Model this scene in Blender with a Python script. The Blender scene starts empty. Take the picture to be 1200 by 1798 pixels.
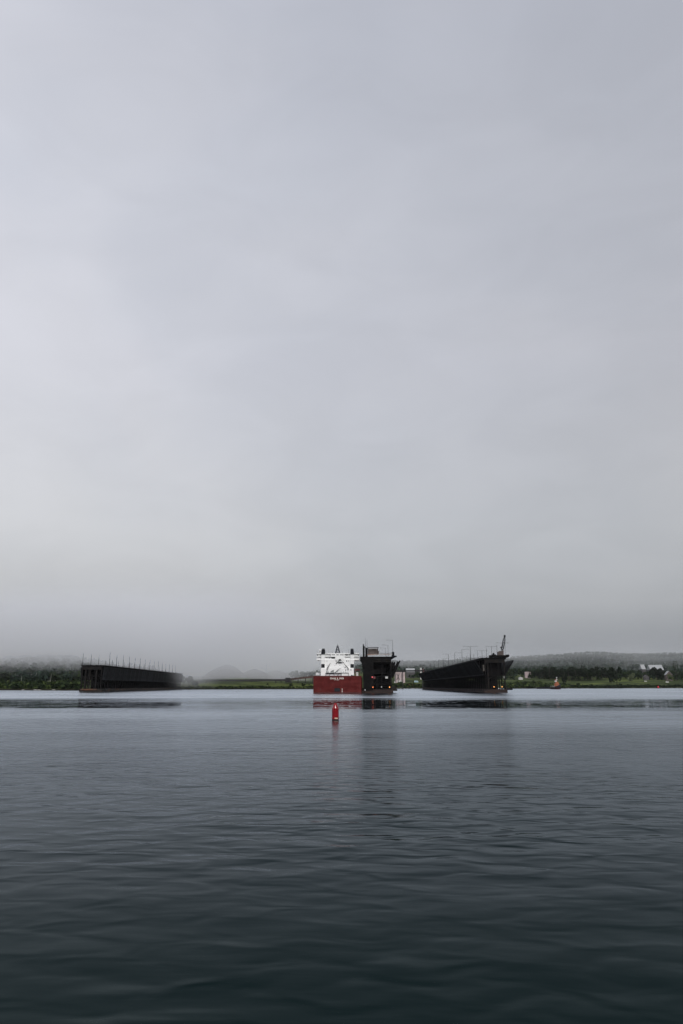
import bpy, bmesh, math, random
import numpy as np
from mathutils import Vector, Matrix
random.seed(7); RNG = np.random.default_rng(11)
sc = bpy.context.scene
col = sc.collection

# ------------------------------------------------------------------ camera
F = 1250.0; W0, H0 = 1200, 1798; HY = 1204.8; CH = 4.6
PITCH = math.atan((HY - H0/2)/F)
cam_d = bpy.data.cameras.new('camera'); cam = bpy.data.objects.new('camera', cam_d); col.objects.link(cam)
cam.location = (0, 0, CH); cam.rotation_euler = (math.pi/2 + PITCH, 0, 0)
cam_d.sensor_fit = 'VERTICAL'; cam_d.sensor_height = 36; cam_d.lens = 36*F/H0
cam_d.clip_start = 0.1; cam_d.clip_end = 20000
sc.camera = cam
sc.view_settings.view_transform = 'Standard'; sc.view_settings.look = 'None'
sc.view_settings.exposure = 0.0; sc.view_settings.gamma = 1.0
sc.cycles.volume_bounces = 8; sc.cycles.max_bounces = 12
sc.cycles.volume_step_rate = 1.0; sc.cycles.volume_max_steps = 256

# ------------------------------------------------------------------ node helper
class NT:
    def __init__(s, tree): s.t = tree; s.n = tree.nodes; s.l = tree.links
    def new(s, kind, **kw):
        n = s.n.new(kind)
        for k, v in kw.items(): setattr(n, k, v)
        return n
    def put(s, sock, v):
        if isinstance(v, bpy.types.NodeSocket): s.l.new(v, sock)
        elif v is not None:
            try: sock.default_value = v
            except Exception: sock.default_value = (v[0], v[1], v[2], 1)
    def math(s, op, a, b=None, c=None, clamp=False):
        n = s.new('ShaderNodeMath', operation=op, use_clamp=clamp)
        for i, v in enumerate((a, b, c)):
            if v is not None: s.put(n.inputs[i], v)
        return n.outputs[0]
    def vmath(s, op, a, b=None):
        n = s.new('ShaderNodeVectorMath', operation=op)
        s.put(n.inputs[0], a)
        if b is not None: s.put(n.inputs[1], b)
        return n.outputs[0]
    def ramp(s, v, a, b, c=0.0, d=1.0, smooth=True):
        n = s.new('ShaderNodeMapRange', interpolation_type='SMOOTHSTEP' if smooth else 'LINEAR')
        for i, q in enumerate((v, a, b, c, d)): s.put(n.inputs[i], q)
        return n.outputs[0]
    def noise(s, vec, scale, detail=2.0, rough=0.5, dist=0.0):
        n = s.new('ShaderNodeTexNoise')
        s.put(n.inputs['Vector'], vec); n.inputs['Scale'].default_value = scale
        n.inputs['Detail'].default_value = detail; n.inputs['Roughness'].default_value = rough
        n.inputs['Distortion'].default_value = dist
        return n.outputs
    def mapping(s, vec, scale=(1,1,1), rot=(0,0,0), loc=(0,0,0)):
        n = s.new('ShaderNodeMapping')
        s.put(n.inputs['Vector'], vec); n.inputs['Scale'].default_value = scale
        n.inputs['Rotation'].default_value = rot; n.inputs['Location'].default_value = loc
        return n.outputs[0]
    def mix(s, f, a, b, blend='MIX'):
        n = s.new('ShaderNodeMix', data_type='RGBA', blend_type=blend)
        s.put(n.inputs[0], f); s.put(n.inputs[6], a if isinstance(a, bpy.types.NodeSocket) else (*a, 1))
        s.put(n.inputs[7], b if isinstance(b, bpy.types.NodeSocket) else (*b, 1))
        return n.outputs[2]
    def cramp(s, f, stops):
        n = s.new('ShaderNodeValToRGB'); s.put(n.inputs[0], f)
        e = n.color_ramp.elements
        while len(e) < len(stops): e.new(0.5)
        for i, (p, c) in enumerate(stops): e[i].position = p; e[i].color = (*c, 1)
        return n.outputs[0]

# ------------------------------------------------------------------ world: thin daylight sky behind a low overcast
SUN_EL, SUN_AZ = math.radians(42), math.radians(168)   # azimuth clockwise from +Y: behind the viewer, a little right
world = bpy.data.worlds.new("World"); sc.world = world; world.use_nodes = True
w = NT(world.node_tree); w.n.clear()
sky = w.new('ShaderNodeTexSky', sky_type='NISHITA'); sky.sun_disc = False
sky.sun_elevation = SUN_EL; sky.sun_rotation = SUN_AZ; sky.air_density = 1.5; sky.dust_density = 3
bg1 = w.new('ShaderNodeBackground'); w.l.new(sky.outputs[0], bg1.inputs[0]); bg1.inputs[1].default_value = 0.1
tc = w.new('ShaderNodeTexCoord').outputs['Generated']
sx = w.new('ShaderNodeSeparateXYZ'); w.l.new(tc, sx.inputs[0])
base = w.cramp(w.math('MAXIMUM', sx.outputs[2], 0.0), [
    (0.0, (.262, .280, .312)), (0.045, (.290, .307, .336)), (0.105, (.470, .478, .498)), (0.20, (.562, .570, .592)),
    (0.42, (.590, .598, .645)), (0.62, (.575, .587, .640)), (0.80, (.51, .525, .585)), (1.0, (.42, .44, .50))])
lr = w.math('MULTIPLY_ADD', w.math('MULTIPLY', sx.outputs[0], w.ramp(sx.outputs[2], .05, .40, .18, .34)), -1.0, 1.0)
n1 = w.noise(w.mapping(tc, (1, 1, 1.4), loc=(3.1, 0.4, 1.0)), 2.1, 3, .5, .4)[0]
n2 = w.noise(w.mapping(tc, (1, 1, 2.2), loc=(0.3, 7.4, 2.0)), 5.5, 4, .55, .6)[0]
patch = w.math('MULTIPLY', w.ramp(n1, .3, .7, .95, 1.04), w.ramp(n2, .25, .75, .968, 1.03))
tint = w.mix(w.ramp(n1, .35, .7), (.985, .998, 1.02), (1.004, .999, 1.0))
m = w.mix(1.0, base, tint, 'MULTIPLY')
v3 = w.new('ShaderNodeVectorMath', operation='SCALE'); w.l.new(m, v3.inputs[0]); w.l.new(w.math('MULTIPLY', lr, patch), v3.inputs[3])
bg2 = w.new('ShaderNodeBackground'); w.l.new(v3.outputs[0], bg2.inputs[0]); bg2.inputs[1].default_value = 1.0
mx = w.new('ShaderNodeMixShader'); mx.inputs[0].default_value = 0.94
w.l.new(bg1.outputs[0], mx.inputs[1]); w.l.new(bg2.outputs[0], mx.inputs[2])
wo = w.new('ShaderNodeOutputWorld'); w.l.new(mx.outputs[0], wo.inputs[0])

sun_d = bpy.data.lights.new('sun', 'SUN'); sun_d.energy = 1.8; sun_d.angle = math.radians(12); sun_d.color = (1.0, .965, .92)
sun = bpy.data.objects.new('sun', sun_d); col.objects.link(sun)
sd = Vector((math.sin(SUN_AZ)*math.cos(SUN_EL), math.cos(SUN_AZ)*math.cos(SUN_EL), math.sin(SUN_EL)))
sun.rotation_euler = sd.to_track_quat('Z', 'Y').to_euler()
sun.location = sd*300

# ------------------------------------------------------------------ pixel -> world
CP, SP = math.cos(PITCH), math.sin(PITCH)
def ray(px, py):
    u = (px-600)/F; v = (H0/2-py)/F
    return Vector((u, CP - v*SP, SP + v*CP))
def P(px, py, Y):
    d = ray(px, py); return Vector((0, 0, CH)) + d*(Y/d.y)
def zat(py, Y): return P(600, py, Y).z
def xat(px, Y): return (px-600)/F*CP*Y          # at the horizon line
def YW(py):                                     # distance of the water point seen at row py
    d = ray(600, py); return -CH/d.z*d.y

# ------------------------------------------------------------------ materials
def mat(name, c, rough=.6, metal=0.0, c2=None, scale=.4, stretch=(1,1,1), detail=5, lo=.4, hi=.65, emit=None, es=0, bump=0, spec=None):
    m = bpy.data.materials.new(name); m.use_nodes = True; t = NT(m.node_tree)
    b = t.n['Principled BSDF']
    b.inputs['Roughness'].default_value = rough; b.inputs['Metallic'].default_value = metal
    if spec is not None: b.inputs['Specular IOR Level'].default_value = spec
    if c2 is not None:
        o = t.new('ShaderNodeTexCoord').outputs['Object']
        n = t.noise(t.mapping(o, stretch), scale, detail, .6)[0]
        t.l.new(t.mix(t.ramp(n, lo, hi), c, c2), b.inputs['Base Color'])
        if bump:
            bp = t.new('ShaderNodeBump'); bp.inputs['Distance'].default_value = bump; bp.inputs['Strength'].default_value = .6
            t.l.new(n, bp.inputs['Height']); t.l.new(bp.outputs[0], b.inputs['Normal'])
    else: b.inputs['Base Color'].default_value = (*c, 1)
    if emit: b.inputs['Emission Color'].default_value = (*emit, 1); b.inputs['Emission Strength'].default_value = es
    return m
M = {
 'steel': mat('dark_weathered_steel', (.0035,.0035,.004), .8, c2=(.008,.007,.007), scale=.5, spec=.15),
 'chute': mat('chute_steel', (.007,.008,.0095), .7, c2=(.014,.015,.0175), scale=.25, stretch=(1,.3,1), spec=.2),
 'bin': mat('bin_steel', (.006,.006,.007), .9, c2=(.012,.010,.010), scale=.3, spec=.1),
 'frame': mat('frame_steel', (.007,.007,.008), .75, c2=(.017,.014,.012), scale=.4, spec=.15),
 'foundation': mat('rusty_concrete', (.032,.017,.014), .85, c2=(.012,.009,.009), scale=.35, stretch=(.4,.4,2)),
 'foundation2': mat('stained_timber', (.012,.010,.009), .85, c2=(.10,.045,.022), scale=.3, stretch=(.5,.5,2), lo=.5, hi=.75),
 'pole': mat('galvanised_pole', (.10,.10,.11), .6),
 'polefog': mat('dark_pole', (.05,.05,.055), .6),
 'rail': mat('dark_rail', (.03,.03,.03), .7, spec=.2),
 'pale_beam': mat('pale_rusty_beam', (.50,.47,.43), .7, c2=(.28,.17,.13), scale=.25, lo=.45, hi=.6),
 'house_brown': mat('brown_sheet', (.070,.052,.045), .7, c2=(.13,.105,.10), scale=.35),
 'hull': mat('red_hull_paint', (.078,.0085,.008), .5, c2=(.128,.020,.018), scale=.22, stretch=(1,1,1.6), detail=6, lo=.35, hi=.7, spec=.12),
 'boot': mat('dark_waterline_paint', (.05,.010,.009), .55, c2=(.09,.02,.018), scale=.6),
 'white': mat('ship_white', (.90,.90,.89), .4, c2=(.80,.79,.77), scale=.35, stretch=(1,1,.35), lo=.52, hi=.8),
 'white2': mat('clean_white', (.82,.82,.81), .4),
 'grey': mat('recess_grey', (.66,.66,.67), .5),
 'glass': mat('dark_glass', (.012,.014,.018), .15),
 'black': mat('black_paint', (.006,.007,.011), .6, c2=(.012,.012,.016), scale=.6, spec=.12),
 'navy': mat('mast_navy', (.012,.015,.026), .6, spec=.15),
 'letter': mat('lettering_white', (.85,.80,.72), .5),
 'buoy': mat('buoy_red', (.25,.001,.005), .14, c2=(.17,.001,.003), scale=2.0, spec=.55),
 'buoy_dark': mat('buoy_growth', (.012,.008,.008), .5),
 'cream': mat('cream_patch', (.72,.58,.42), .5),
 'tug_orange': mat('tug_orange', (.30,.085,.03), .5, c2=(.38,.12,.045), scale=.5),
 'tug_hull': mat('tug_hull', (.012,.010,.014), .5, c2=(.10,.010,.014), scale=.35, lo=.55, hi=.7),
 'pink_wall': mat('pinkish_wall', (.56,.46,.46), .8, c2=(.42,.32,.33), scale=.15),
 'bright_wall': mat('white_wall', (.55,.54,.52), .8),
 'roof_white': mat('pale_roof', (.34,.35,.36), .5),
 'roof_dark': mat('dark_roof', (.07,.065,.07), .8),
 'red_wall': mat('dull_red_wall', (.32,.12,.12), .8),
 'conveyor': mat('rusty_gallery', (.045,.022,.018), .8, c2=(.085,.040,.030), scale=.05),
 'conveyor_dark': mat('dark_gallery', (.014,.012,.014), .8),
 'ore': mat('ore_pile', (.10,.070,.082), .95, c2=(.065,.045,.055), scale=.03),
 'bark': mat('bark', (.05,.04,.033), .9, c2=(.03,.025,.02), scale=2),
 'birch': mat('birch_bark', (.42,.42,.38), .8),
 'blue_car': mat('pale_blue_paint', (.42,.58,.68), .3),
 'car_white': mat('white_paint', (.60,.60,.59), .3),
 'tyre': mat('tyre', (.015,.015,.015), .9),
 'orange_rust': mat('rusty_orange', (.30,.11,.06), .8),
 'red_far': mat('far_buoy_red', (.60,.01,.03), .4),
 'rock': mat('shore_rock', (.16,.15,.14), .9, c2=(.32,.31,.29), scale=.15),
 'lamp_amber': mat('amber_lamp', (.8,.4,.1), .4, emit=(1.0,.42,.12), es=1.6),
 'lamp_orange': mat('orange_lamp', (.8,.3,.1), .4, emit=(1.0,.22,.07), es=1.3),
 'lamp_dim': mat('dim_lamp', (.5,.5,.5), .4, emit=(.8,.8,.8), es=.30),
 'lamp_red': mat('red_lamp', (.7,.1,.1), .4, emit=(1.0,.15,.16), es=.8),
 'panel_dark_red': mat('dull_red_panel', (.16,.05,.055), .7),
 'sign_white': mat('white_sign', (.62,.62,.60), .6),
}
def vary(m):
    t = NT(m.node_tree); b = t.n['Principled BSDF']; src = b.inputs['Base Color'].links[0].from_socket
    rnd = t.new('ShaderNodeObjectInfo').outputs['Random']
    v = t.new('ShaderNodeVectorMath', operation='SCALE'); t.l.new(src, v.inputs[0]); t.l.new(t.ramp(rnd, 0, 1, .55, 1.7, smooth=False), v.inputs[3])
    t.l.new(v.outputs[0], b.inputs['Base Color'])
vary(M['chute'])
def leafmat(name, a, b, scale=.25):
    m = bpy.data.materials.new(name); m.use_nodes = True; t = NT(m.node_tree); bs = t.n['Principled BSDF']
    bs.inputs['Roughness'].default_value = .85; bs.inputs['Specular IOR Level'].default_value = .1
    o = t.new('ShaderNodeNewGeometry').outputs['Position']
    n = t.noise(o, scale, 4, .6)[0]
    t.l.new(t.mix(t.ramp(n, .35, .65), a, b), bs.inputs['Base Color'])
    return m
LEAF = {
 'dark': leafmat('foliage_dark', (.012,.022,.010), (.030,.046,.018)),
 'spruce': leafmat('foliage_spruce', (.008,.014,.009), (.018,.027,.013)),
 'mid': leafmat('foliage_mid', (.036,.058,.020), (.075,.10,.030)),
 'pale': leafmat('foliage_pale', (.085,.11,.055), (.14,.16,.09)),
 'hill': leafmat('foliage_hill', (.019,.035,.027), (.029,.047,.035), .012),
 'wood': leafmat('foliage_wood', (.018,.032,.022), (.040,.062,.036), .05),
}

# ------------------------------------------------------------------ object helpers
class MB:
    """collects shapes and links them as ONE mesh object"""
    def __init__(s): s.v = []; s.f = []; s.mi = []
    def add(s, vs, fs, mi=0):
        k = len(s.v); s.v += [tuple(q) for q in vs]; s.f += [tuple(k+i for i in f) for f in fs]; s.mi += [mi]*len(fs)
    def box(s, x0, x1, y0, y1, z0, z1, mi=0):
        s.add([(x0,y0,z0),(x1,y0,z0),(x1,y1,z0),(x0,y1,z0),(x0,y0,z1),(x1,y0,z1),(x1,y1,z1),(x0,y1,z1)],
              [(0,3,2,1),(4,5,6,7),(0,1,5,4),(1,2,6,5),(2,3,7,6),(3,0,4,7)], mi)
    def bar(s, p, q, r, r2=None, n=6, mi=0):
        p, q = Vector(p), Vector(q); r2 = r if r2 is None else r2
        d = (q-p).normalized(); a = d.orthogonal().normalized(); b = d.cross(a)
        vs = []
        for c, rr in ((p, r), (q, r2)):
            for i in range(n):
                t = 2*math.pi*i/n; vs.append(c + (a*math.cos(t)+b*math.sin(t))*rr)
        s.add(vs, [tuple(range(n-1,-1,-1)), tuple(range(n,2*n))]+[(i,(i+1)%n,n+(i+1)%n,n+i) for i in range(n)], mi)
    def lathe(s, prof, n=24, c=(0,0,0), mi=0):
        vs = []
        for r, z in prof:
            for i in range(n):
                t = 2*math.pi*i/n; vs.append((c[0]+r*math.cos(t), c[1]+r*math.sin(t), c[2]+z))
        m_ = len(prof); fs = []
        for k in range(m_-1):
            for i in range(n): fs.append((k*n+i, k*n+(i+1)%n, (k+1)*n+(i+1)%n, (k+1)*n+i))
        fs += [tuple(range(n-1,-1,-1)), tuple((m_-1)*n+i for i in range(n))]
        s.add(vs, fs, mi)
    def prism(s, poly, y0, y1, mi=0):      # polygon in x,z extruded along y
        n = len(poly); vs = [(x,y0,z) for x,z in poly]+[(x,y1,z) for x,z in poly]
        s.add(vs, [tuple(range(n)), tuple(range(2*n-1,n-1,-1))]+[(i,n+i,n+(i+1)%n,(i+1)%n) for i in range(n)], mi)
    def build(s, name, mats, parent=None, smooth=False, bevel=0):
        me = bpy.data.meshes.new(name); me.from_pydata(s.v, [], s.f)
        for m_ in (mats if isinstance(mats, (list, tuple)) else [mats]): me.materials.append(m_)
        me.polygons.foreach_set('material_index', s.mi)
        me.update()
        bm = bmesh.new(); bm.from_mesh(me); bmesh.ops.recalc_face_normals(bm, faces=bm.faces); bm.to_mesh(me); bm.free()
        if smooth:
            me.polygons.foreach_set('use_smooth', [True]*len(me.polygons)); me.set_sharp_from_angle(angle=math.radians(35))
        o = bpy.data.objects.new(name, me); col.objects.link(o)
        if parent is not None: o.parent = parent
        if bevel:
            b = o.modifiers.new('bevel', 'BEVEL'); b.width = bevel; b.segments = 2; b.limit_method = 'ANGLE'
        return o
def tag(o, label=None, cat=None, group=None, kind=None):
    if label: o['label'] = label
    if cat: o['category'] = cat
    if group: o['group'] = group
    if kind: o['kind'] = kind
    return o
def empty(name, loc, rz=0, label=None, cat=None, group=None):
    o = bpy.data.objects.new(name, None); o.empty_display_size = 1; col.objects.link(o)
    o.location = loc; o.rotation_euler = (0, 0, rz); return tag(o, label, cat, group)
def quick(name, matl, parent, *boxes, smooth=False):
    b = MB()
    for q in boxes: b.box(*q)
    return b.build(name, matl, parent, smooth)
ORD = ['first','second','third','fourth','fifth','sixth','seventh','eighth','ninth','tenth','eleventh','twelfth','thirteenth','fourteenth','fifteenth','sixteenth']
def copy_tree(o, parent=None):
    c = o.copy(); col.objects.link(c); c.parent = parent
    for ch in [q for q in sc.objects if q.parent == o]: copy_tree(ch, c)
    return c
class Local:
    """reads pixel positions at a chosen depth inside a thing's own frame"""
    def __init__(s, root):
        m = Matrix.Translation(root.location) @ Matrix.Rotation(root.rotation_euler.z, 4, 'Z')
        s.i = m.inverted(); s.o = s.i @ Vector((0, 0, CH)); s.r = s.i.to_3x3()
    def __call__(s, px, py, yl):
        d = s.r @ ray(px, py); q = s.o + d*((yl - s.o.y)/d.y); return q
    def box(s, mb, x0, x1, y0, y1, yl, depth, mi=0):
        a = s(x0, y1, yl); b = s(x1, y0, yl); mb.box(a.x, b.x, yl, yl+depth, a.z, b.z, mi)

# ------------------------------------------------------------------ water
def build_water():
    m = bpy.data.materials.new('harbour_water'); m.use_nodes = True; t = NT(m.node_tree); t.n.clear()
    pos = t.new('ShaderNodeNewGeometry').outputs['Position']
    s = t.new('ShaderNodeSeparateXYZ'); t.l.new(pos, s.inputs[0]); Y = s.outputs[1]; X = s.outputs[0]
    # calm slick lying across the harbour, ragged edges
    edge = t.math('MULTIPLY', t.math('SUBTRACT', t.noise(t.mapping(pos, (.014,.03,1)), 1.0, 5, .65)[0], .5), 80)
    Yw = t.math('ADD', Y, edge)
    slick = t.math('MULTIPLY', t.ramp(Yw, YW(1249), YW(1241)), t.ramp(Yw, YW(1236), YW(1224.5), 1, 0))
    slick = t.math('MULTIPLY', slick, t.ramp(X, 70, 200, 1.0, .55))
    fine = t.noise(t.mapping(pos, (.45,.10,1)), 1.0, 4, .62)[0]
    slick = t.math('MULTIPLY', slick, t.ramp(fine, .36, .50, .50, 1))
    brk = t.noise(t.mapping(pos, (.016,.006,1)), 1.0, 3, .6)[0]
    slick = t.math('MULTIPLY', slick, t.ramp(brk, .38, .54, .68, 1))
    # heights: long soft swell, ripples, fine chop
    h1 = t.noise(t.mapping(pos, (.75,1.25,1), rot=(0,0,.22)), 1.0, 1, .4, .5)[0]
    h2 = t.noise(t.mapping(pos, (.9,3.0,1), rot=(0,0,-.10)), 1.0, 3.0, .5, .4)[0]
    h3 = t.noise(t.mapping(pos, (.28,.50,1), rot=(0,0,-.35)), 1.0, 1.0, .4)[0]
    h4 = t.noise(t.mapping(pos, (3.0,7.0,1)), 1.0, 2.0, .5)[0]
    hh = t.math('MULTIPLY', h1, t.ramp(Y, 6, 30, .044, .074))
    hh = t.math('MULTIPLY_ADD', h2, t.ramp(Y, 10, 60, .0035, .022), hh)
    hh = t.math('MULTIPLY_ADD', h3, .13, hh)
    hh = t.math('MULTIPLY_ADD', h4, t.ramp(Y, 14, 70, .0006, .010), hh)
    pz = t.noise(t.mapping(pos, (.05,.11,1), rot=(0,0,.5)), 1.0, 3, .5)[0]
    calm = t.math('SUBTRACT', t.ramp(pz, .32, .68, .55, 1.3), t.math('MULTIPLY', slick, .95))
    bp = t.new('ShaderNodeBump'); bp.inputs['Distance'].default_value = 1.0
    t.put(bp.inputs['Strength'], t.math('MULTIPLY', calm, t.ramp(Y, 110, 300, .85, .45))); t.l.new(hh, bp.inputs['Height'])
    rgh = t.math('SUBTRACT', t.ramp(Y, 12, 110, .12, .245), t.ramp(Y, 240, 330, 0, -.06))
    gust = t.noise(t.mapping(pos, (.006,.03,1)), 1.0, 3, .55)[0]
    rgh = t.math('MULTIPLY', rgh, t.ramp(gust, .3, .7, .75, 1.15))
    mixr = t.new('ShaderNodeMix', data_type='FLOAT'); t.put(mixr.inputs[0], slick); t.put(mixr.inputs[2], rgh); mixr.inputs[3].default_value = .02
    gl = t.new('ShaderNodeBsdfGlossy'); gl.distribution = 'BECKMANN'; t.l.new(t.mix(t.ramp(Y, 5, 20), (.80,.95,.96), (.86,.92,1.0)), gl.inputs['Color'])
    t.l.new(mixr.outputs[0], gl.inputs['Roughness']); t.l.new(bp.outputs[0], gl.inputs['Normal'])
    body = t.mix(t.noise(pos, .05, 2)[0], (.0012,.0072,.0078), (.0019,.0092,.0090))
    df = t.new('ShaderNodeBsdfDiffuse'); t.l.new(body, df.inputs['Color'])
    fr = t.new('ShaderNodeFresnel'); fr.inputs[0].default_value = 1.33; t.l.new(bp.outputs[0], fr.inputs['Normal'])
    fac = t.math('MULTIPLY', t.math('POWER', fr.outputs[0], 1.85), 1.18, clamp=True)
    ms = t.new('ShaderNodeMixShader'); t.l.new(fac, ms.inputs[0]); t.l.new(df.outputs[0], ms.inputs[1]); t.l.new(gl.outputs[0], ms.inputs[2])
    o = t.new('ShaderNodeOutputMaterial'); t.l.new(ms.outputs[0], o.inputs[0])
    b = MB(); b.add([(-7000,-600,0),(7000,-600,0),(7000,7000,0),(-7000,7000,0)], [(0,1,2,3)])
    tag(b.build('water', m), kind='structure')
build_water()

# ------------------------------------------------------------------ terrain
COLS = [
 (-900, [(830,-2),(850,1),(950,5),(1100,17),(1400,43),(2000,88),(2600,95),(3900,100),(6000,90)]),
 (0,   [(838,-2),(852,1.2),(950,4.5),(1100,17),(1400,43),(2000,88),(2600,95),(3900,100),(6000,90)]),
 (130, [(815,-2),(830,1.5),(930,4.5),(1080,17),(1400,43),(2000,84),(2600,90),(3900,100),(6000,90)]),
 (230, [(960,-2),(975,1.5),(1100,9),(1300,22),(1600,38),(2000,50),(2600,70),(3900,100),(6000,90)]),
 (330, [(1040,-2),(1060,2),(1130,9),(1220,15),(1500,23),(2000,28),(2600,45),(3900,120),(6000,110)]),
 (550, [(1120,-2),(1140,2),(1215,11),(1300,14),(1500,20),(2000,30),(2600,48),(3900,138),(6000,120)]),
 (650, [(1230,-2),(1250,2),(1330,8),(1500,14),(1800,24),(2300,40),(2600,50),(3900,132),(6000,120)]),
 (720, [(1350,-2),(1368,2),(1450,9),(1600,17),(1800,24),(2300,40),(2600,50),(3900,126),(6000,120)]),
 (900, [(1375,-2),(1392,1.5),(1480,5),(1650,14),(2000,26),(2300,36),(2700,58),(3900,150),(6000,130)]),
 (1040,[(1500,-2),(1518,1.5),(1600,4),(1800,12),(2000,20),(2300,32),(2700,66),(3900,170),(6000,150)]),
 (1110,[(1600,-2),(1620,1.5),(1680,4),(1800,10),(2000,20),(2300,33),(2700,66),(3900,166),(6000,150)]),
 (1200,[(1680,-2),(1700,1.5),(1760,4),(1900,12),(2100,22),(2400,38),(2800,70),(3900,170),(6000,150)]),
 (2200,[(1750,-2),(1770,1.5),(1830,4),(1950,12),(2150,22),(2450,38),(2800,70),(3900,170),(6000,150)]),
]
def terr(a, Y):
    """ground height in the direction a (photo column) at distance Y"""
    def prof(p):
        if Y <= p[0][0]: return p[0][1]
        for (y0,z0),(y1,z1) in zip(p, p[1:]):
            if Y <= y1:
                t = (Y-y0)/(y1-y0); return z0+(z1-z0)*t
        return p[-1][1]
    if a <= COLS[0][0]: return prof(COLS[0][1])
    for (a0,p0),(a1,p1) in zip(COLS, COLS[1:]):
        if a <= a1:
            t = (a-a0)/(a1-a0); t = t*t*(3-2*t) if a1-a0 < 300 else t
            # blend the whole profile, point by point, so shorelines stay crisp
            if len(p0) == len(p1):
                p = [((1-t)*u[0]+t*v_[0], (1-t)*u[1]+t*v_[1]) for u, v_ in zip(p0, p1)]; return prof(p)
            return (1-t)*prof(p0)+t*prof(p1)
    return prof(COLS[-1][1])
def gz(X, Y): return terr(600 + X/(Y*CP)*F, Y)
_wave = [(random.uniform(.002,.03), random.uniform(0,6.28), random.uniform(-1,1), random.uniform(-1,1)) for _ in range(14)]
def rough(X, Y): return sum(math.sin(k*(X*cx+Y*cy)*2+p)*(.012/k)**.5 for k,p,cx,cy in _wave)*.5
def ground_at(X, Y):
    z = gz(X, Y); return z + (rough(X, Y)*min(max(z,0)/12, 1)*(.5+Y/1500) if z > 0 else 0)
def terr_mesh(name, Ys, As, m):
    b = MB(); na = len(As)
    vs = []
    for Y in Ys:
        for a in As: X = xat(a, Y); vs.append((X, Y, ground_at(X, Y)))
    fs = [(j*na+i, j*na+i+1, (j+1)*na+i+1, (j+1)*na+i) for j in range(len(Ys)-1) for i in range(na-1)]
    b.add(vs, fs); return tag(b.build(name, m, smooth=True), kind='structure')
def ground_mat(name, cols, sc1, sc2, stretch=(1,1,1)):
    m = bpy.data.materials.new(name); m.use_nodes = True; t = NT(m.node_tree); bs = t.n['Principled BSDF']
    bs.inputs['Roughness'].default_value = .95; bs.inputs['Specular IOR Level'].default_value = .05
    pos = t.new('ShaderNodeNewGeometry').outputs['Position']; q = t.mapping(pos, stretch)
    a = t.noise(q, sc1, 5, .6, .5)[0]; bb = t.noise(q, sc2, 4, .65)[0]
    c = t.mix(t.ramp(a, .46, .60), cols[0], cols[1]); c = t.mix(t.ramp(bb, .50, .66), c, cols[2])
    z = t.new('ShaderNodeSeparateXYZ'); t.l.new(pos, z.inputs[0])
    c = t.mix(t.ramp(z.outputs[2], .9, 2.4, 1, 0), c, (.020,.018,.014))
    t.l.new(c, bs.inputs['Base Color']); return m
ys = sorted(set([round(800+5*i,1) for i in range(0,180)] + [1700+20*i for i in range(0,47)]))
As = [-900+12.5*i for i in range(0,249)]
terr_mesh('ground', ys, As, ground_mat('meadow', [(.030,.043,.016),(.10,.125,.036),(.020,.028,.012)], .018, .05, (.35,1,1)))
terr_mesh('hills', [2620+40*i for i in range(0,36)]+[4200,4800,6000], As, ground_mat('wooded_slope', [(.018,.034,.026),(.034,.054,.040),(.013,.024,.019)], .004, .02, (1,.6,1)))

# ------------------------------------------------------------------ vegetation
def leaf_quads(C, S, rng):
    """C: centres (n,3), S: sizes (n,) -> vertices (4n,3) of randomly turned leaf clumps"""
    n = len(C); a = rng.normal(size=(n,3)); a /= np.linalg.norm(a, axis=1)[:,None]
    b = rng.normal(size=(n,3)); b -= a*(a*b).sum(1)[:,None]; b /= np.linalg.norm(b, axis=1)[:,None]
    s = S[:,None]; k = rng.uniform(.5, 1.0, (n,1))
    return np.stack([C-a*s-b*s*k*.4, C+a*s*.3-b*s*k, C+a*s+b*s*k*.5, C-a*s*.4+b*s*k], 1).reshape(-1,3)
def crown_points(kind, h, r, n, rng):
    """leaf clump centres of one crown, base of the tree at the origin"""
    if kind == 'conifer':
        t = rng.uniform(0,1,n)**1.35
        z = h*(.10+.90*t)
        tiers = .72+.28*np.sin(t*h*2.2+rng.uniform(0,6))
        rr = r*(1-t)**.85*tiers*np.sqrt(rng.uniform(.25,1,n))+.08
        a = rng.uniform(0,2*np.pi,n)
        return np.stack([rr*np.cos(a), rr*np.sin(a), z],1), (.35+.65*(1-t))
    k = max(5, int(7+r)); cs = rng.normal(size=(k,3)); cs /= np.linalg.norm(cs,axis=1)[:,None]
    cs *= rng.uniform(.35,.72,(k,1)); cr = rng.uniform(.30,.50,k)
    lo = .28 if kind == 'broad' else .06
    i = rng.integers(0,k,n); d = rng.normal(size=(n,3)); d /= np.linalg.norm(d,axis=1)[:,None]
    p = cs[i]+d*cr[i][:,None]*rng.uniform(.7,1.05,(n,1))
    return np.stack([p[:,0]*r, p[:,1]*r, h*(lo+(1-lo)*(.5+.5*p[:,2]))],1), np.ones(n)
def np_mesh(name, V, mats, mi=None, nv=4):
    me = bpy.data.meshes.new(name); nf = len(V)//nv
    me.vertices.add(len(V)); me.vertices.foreach_set('co', V.astype(np.float32).ravel())
    me.loops.add(nf*nv); me.loops.foreach_set('vertex_index', np.arange(nf*nv, dtype=np.int32))
    me.polygons.add(nf); me.polygons.foreach_set('loop_start', np.arange(0,nf*nv,nv,dtype=np.int32))
    for m_ in mats: me.materials.append(m_)
    if mi is not None: me.polygons.foreach_set('material_index', mi.astype(np.int32))
    me.update(); me.validate(); return me
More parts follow.
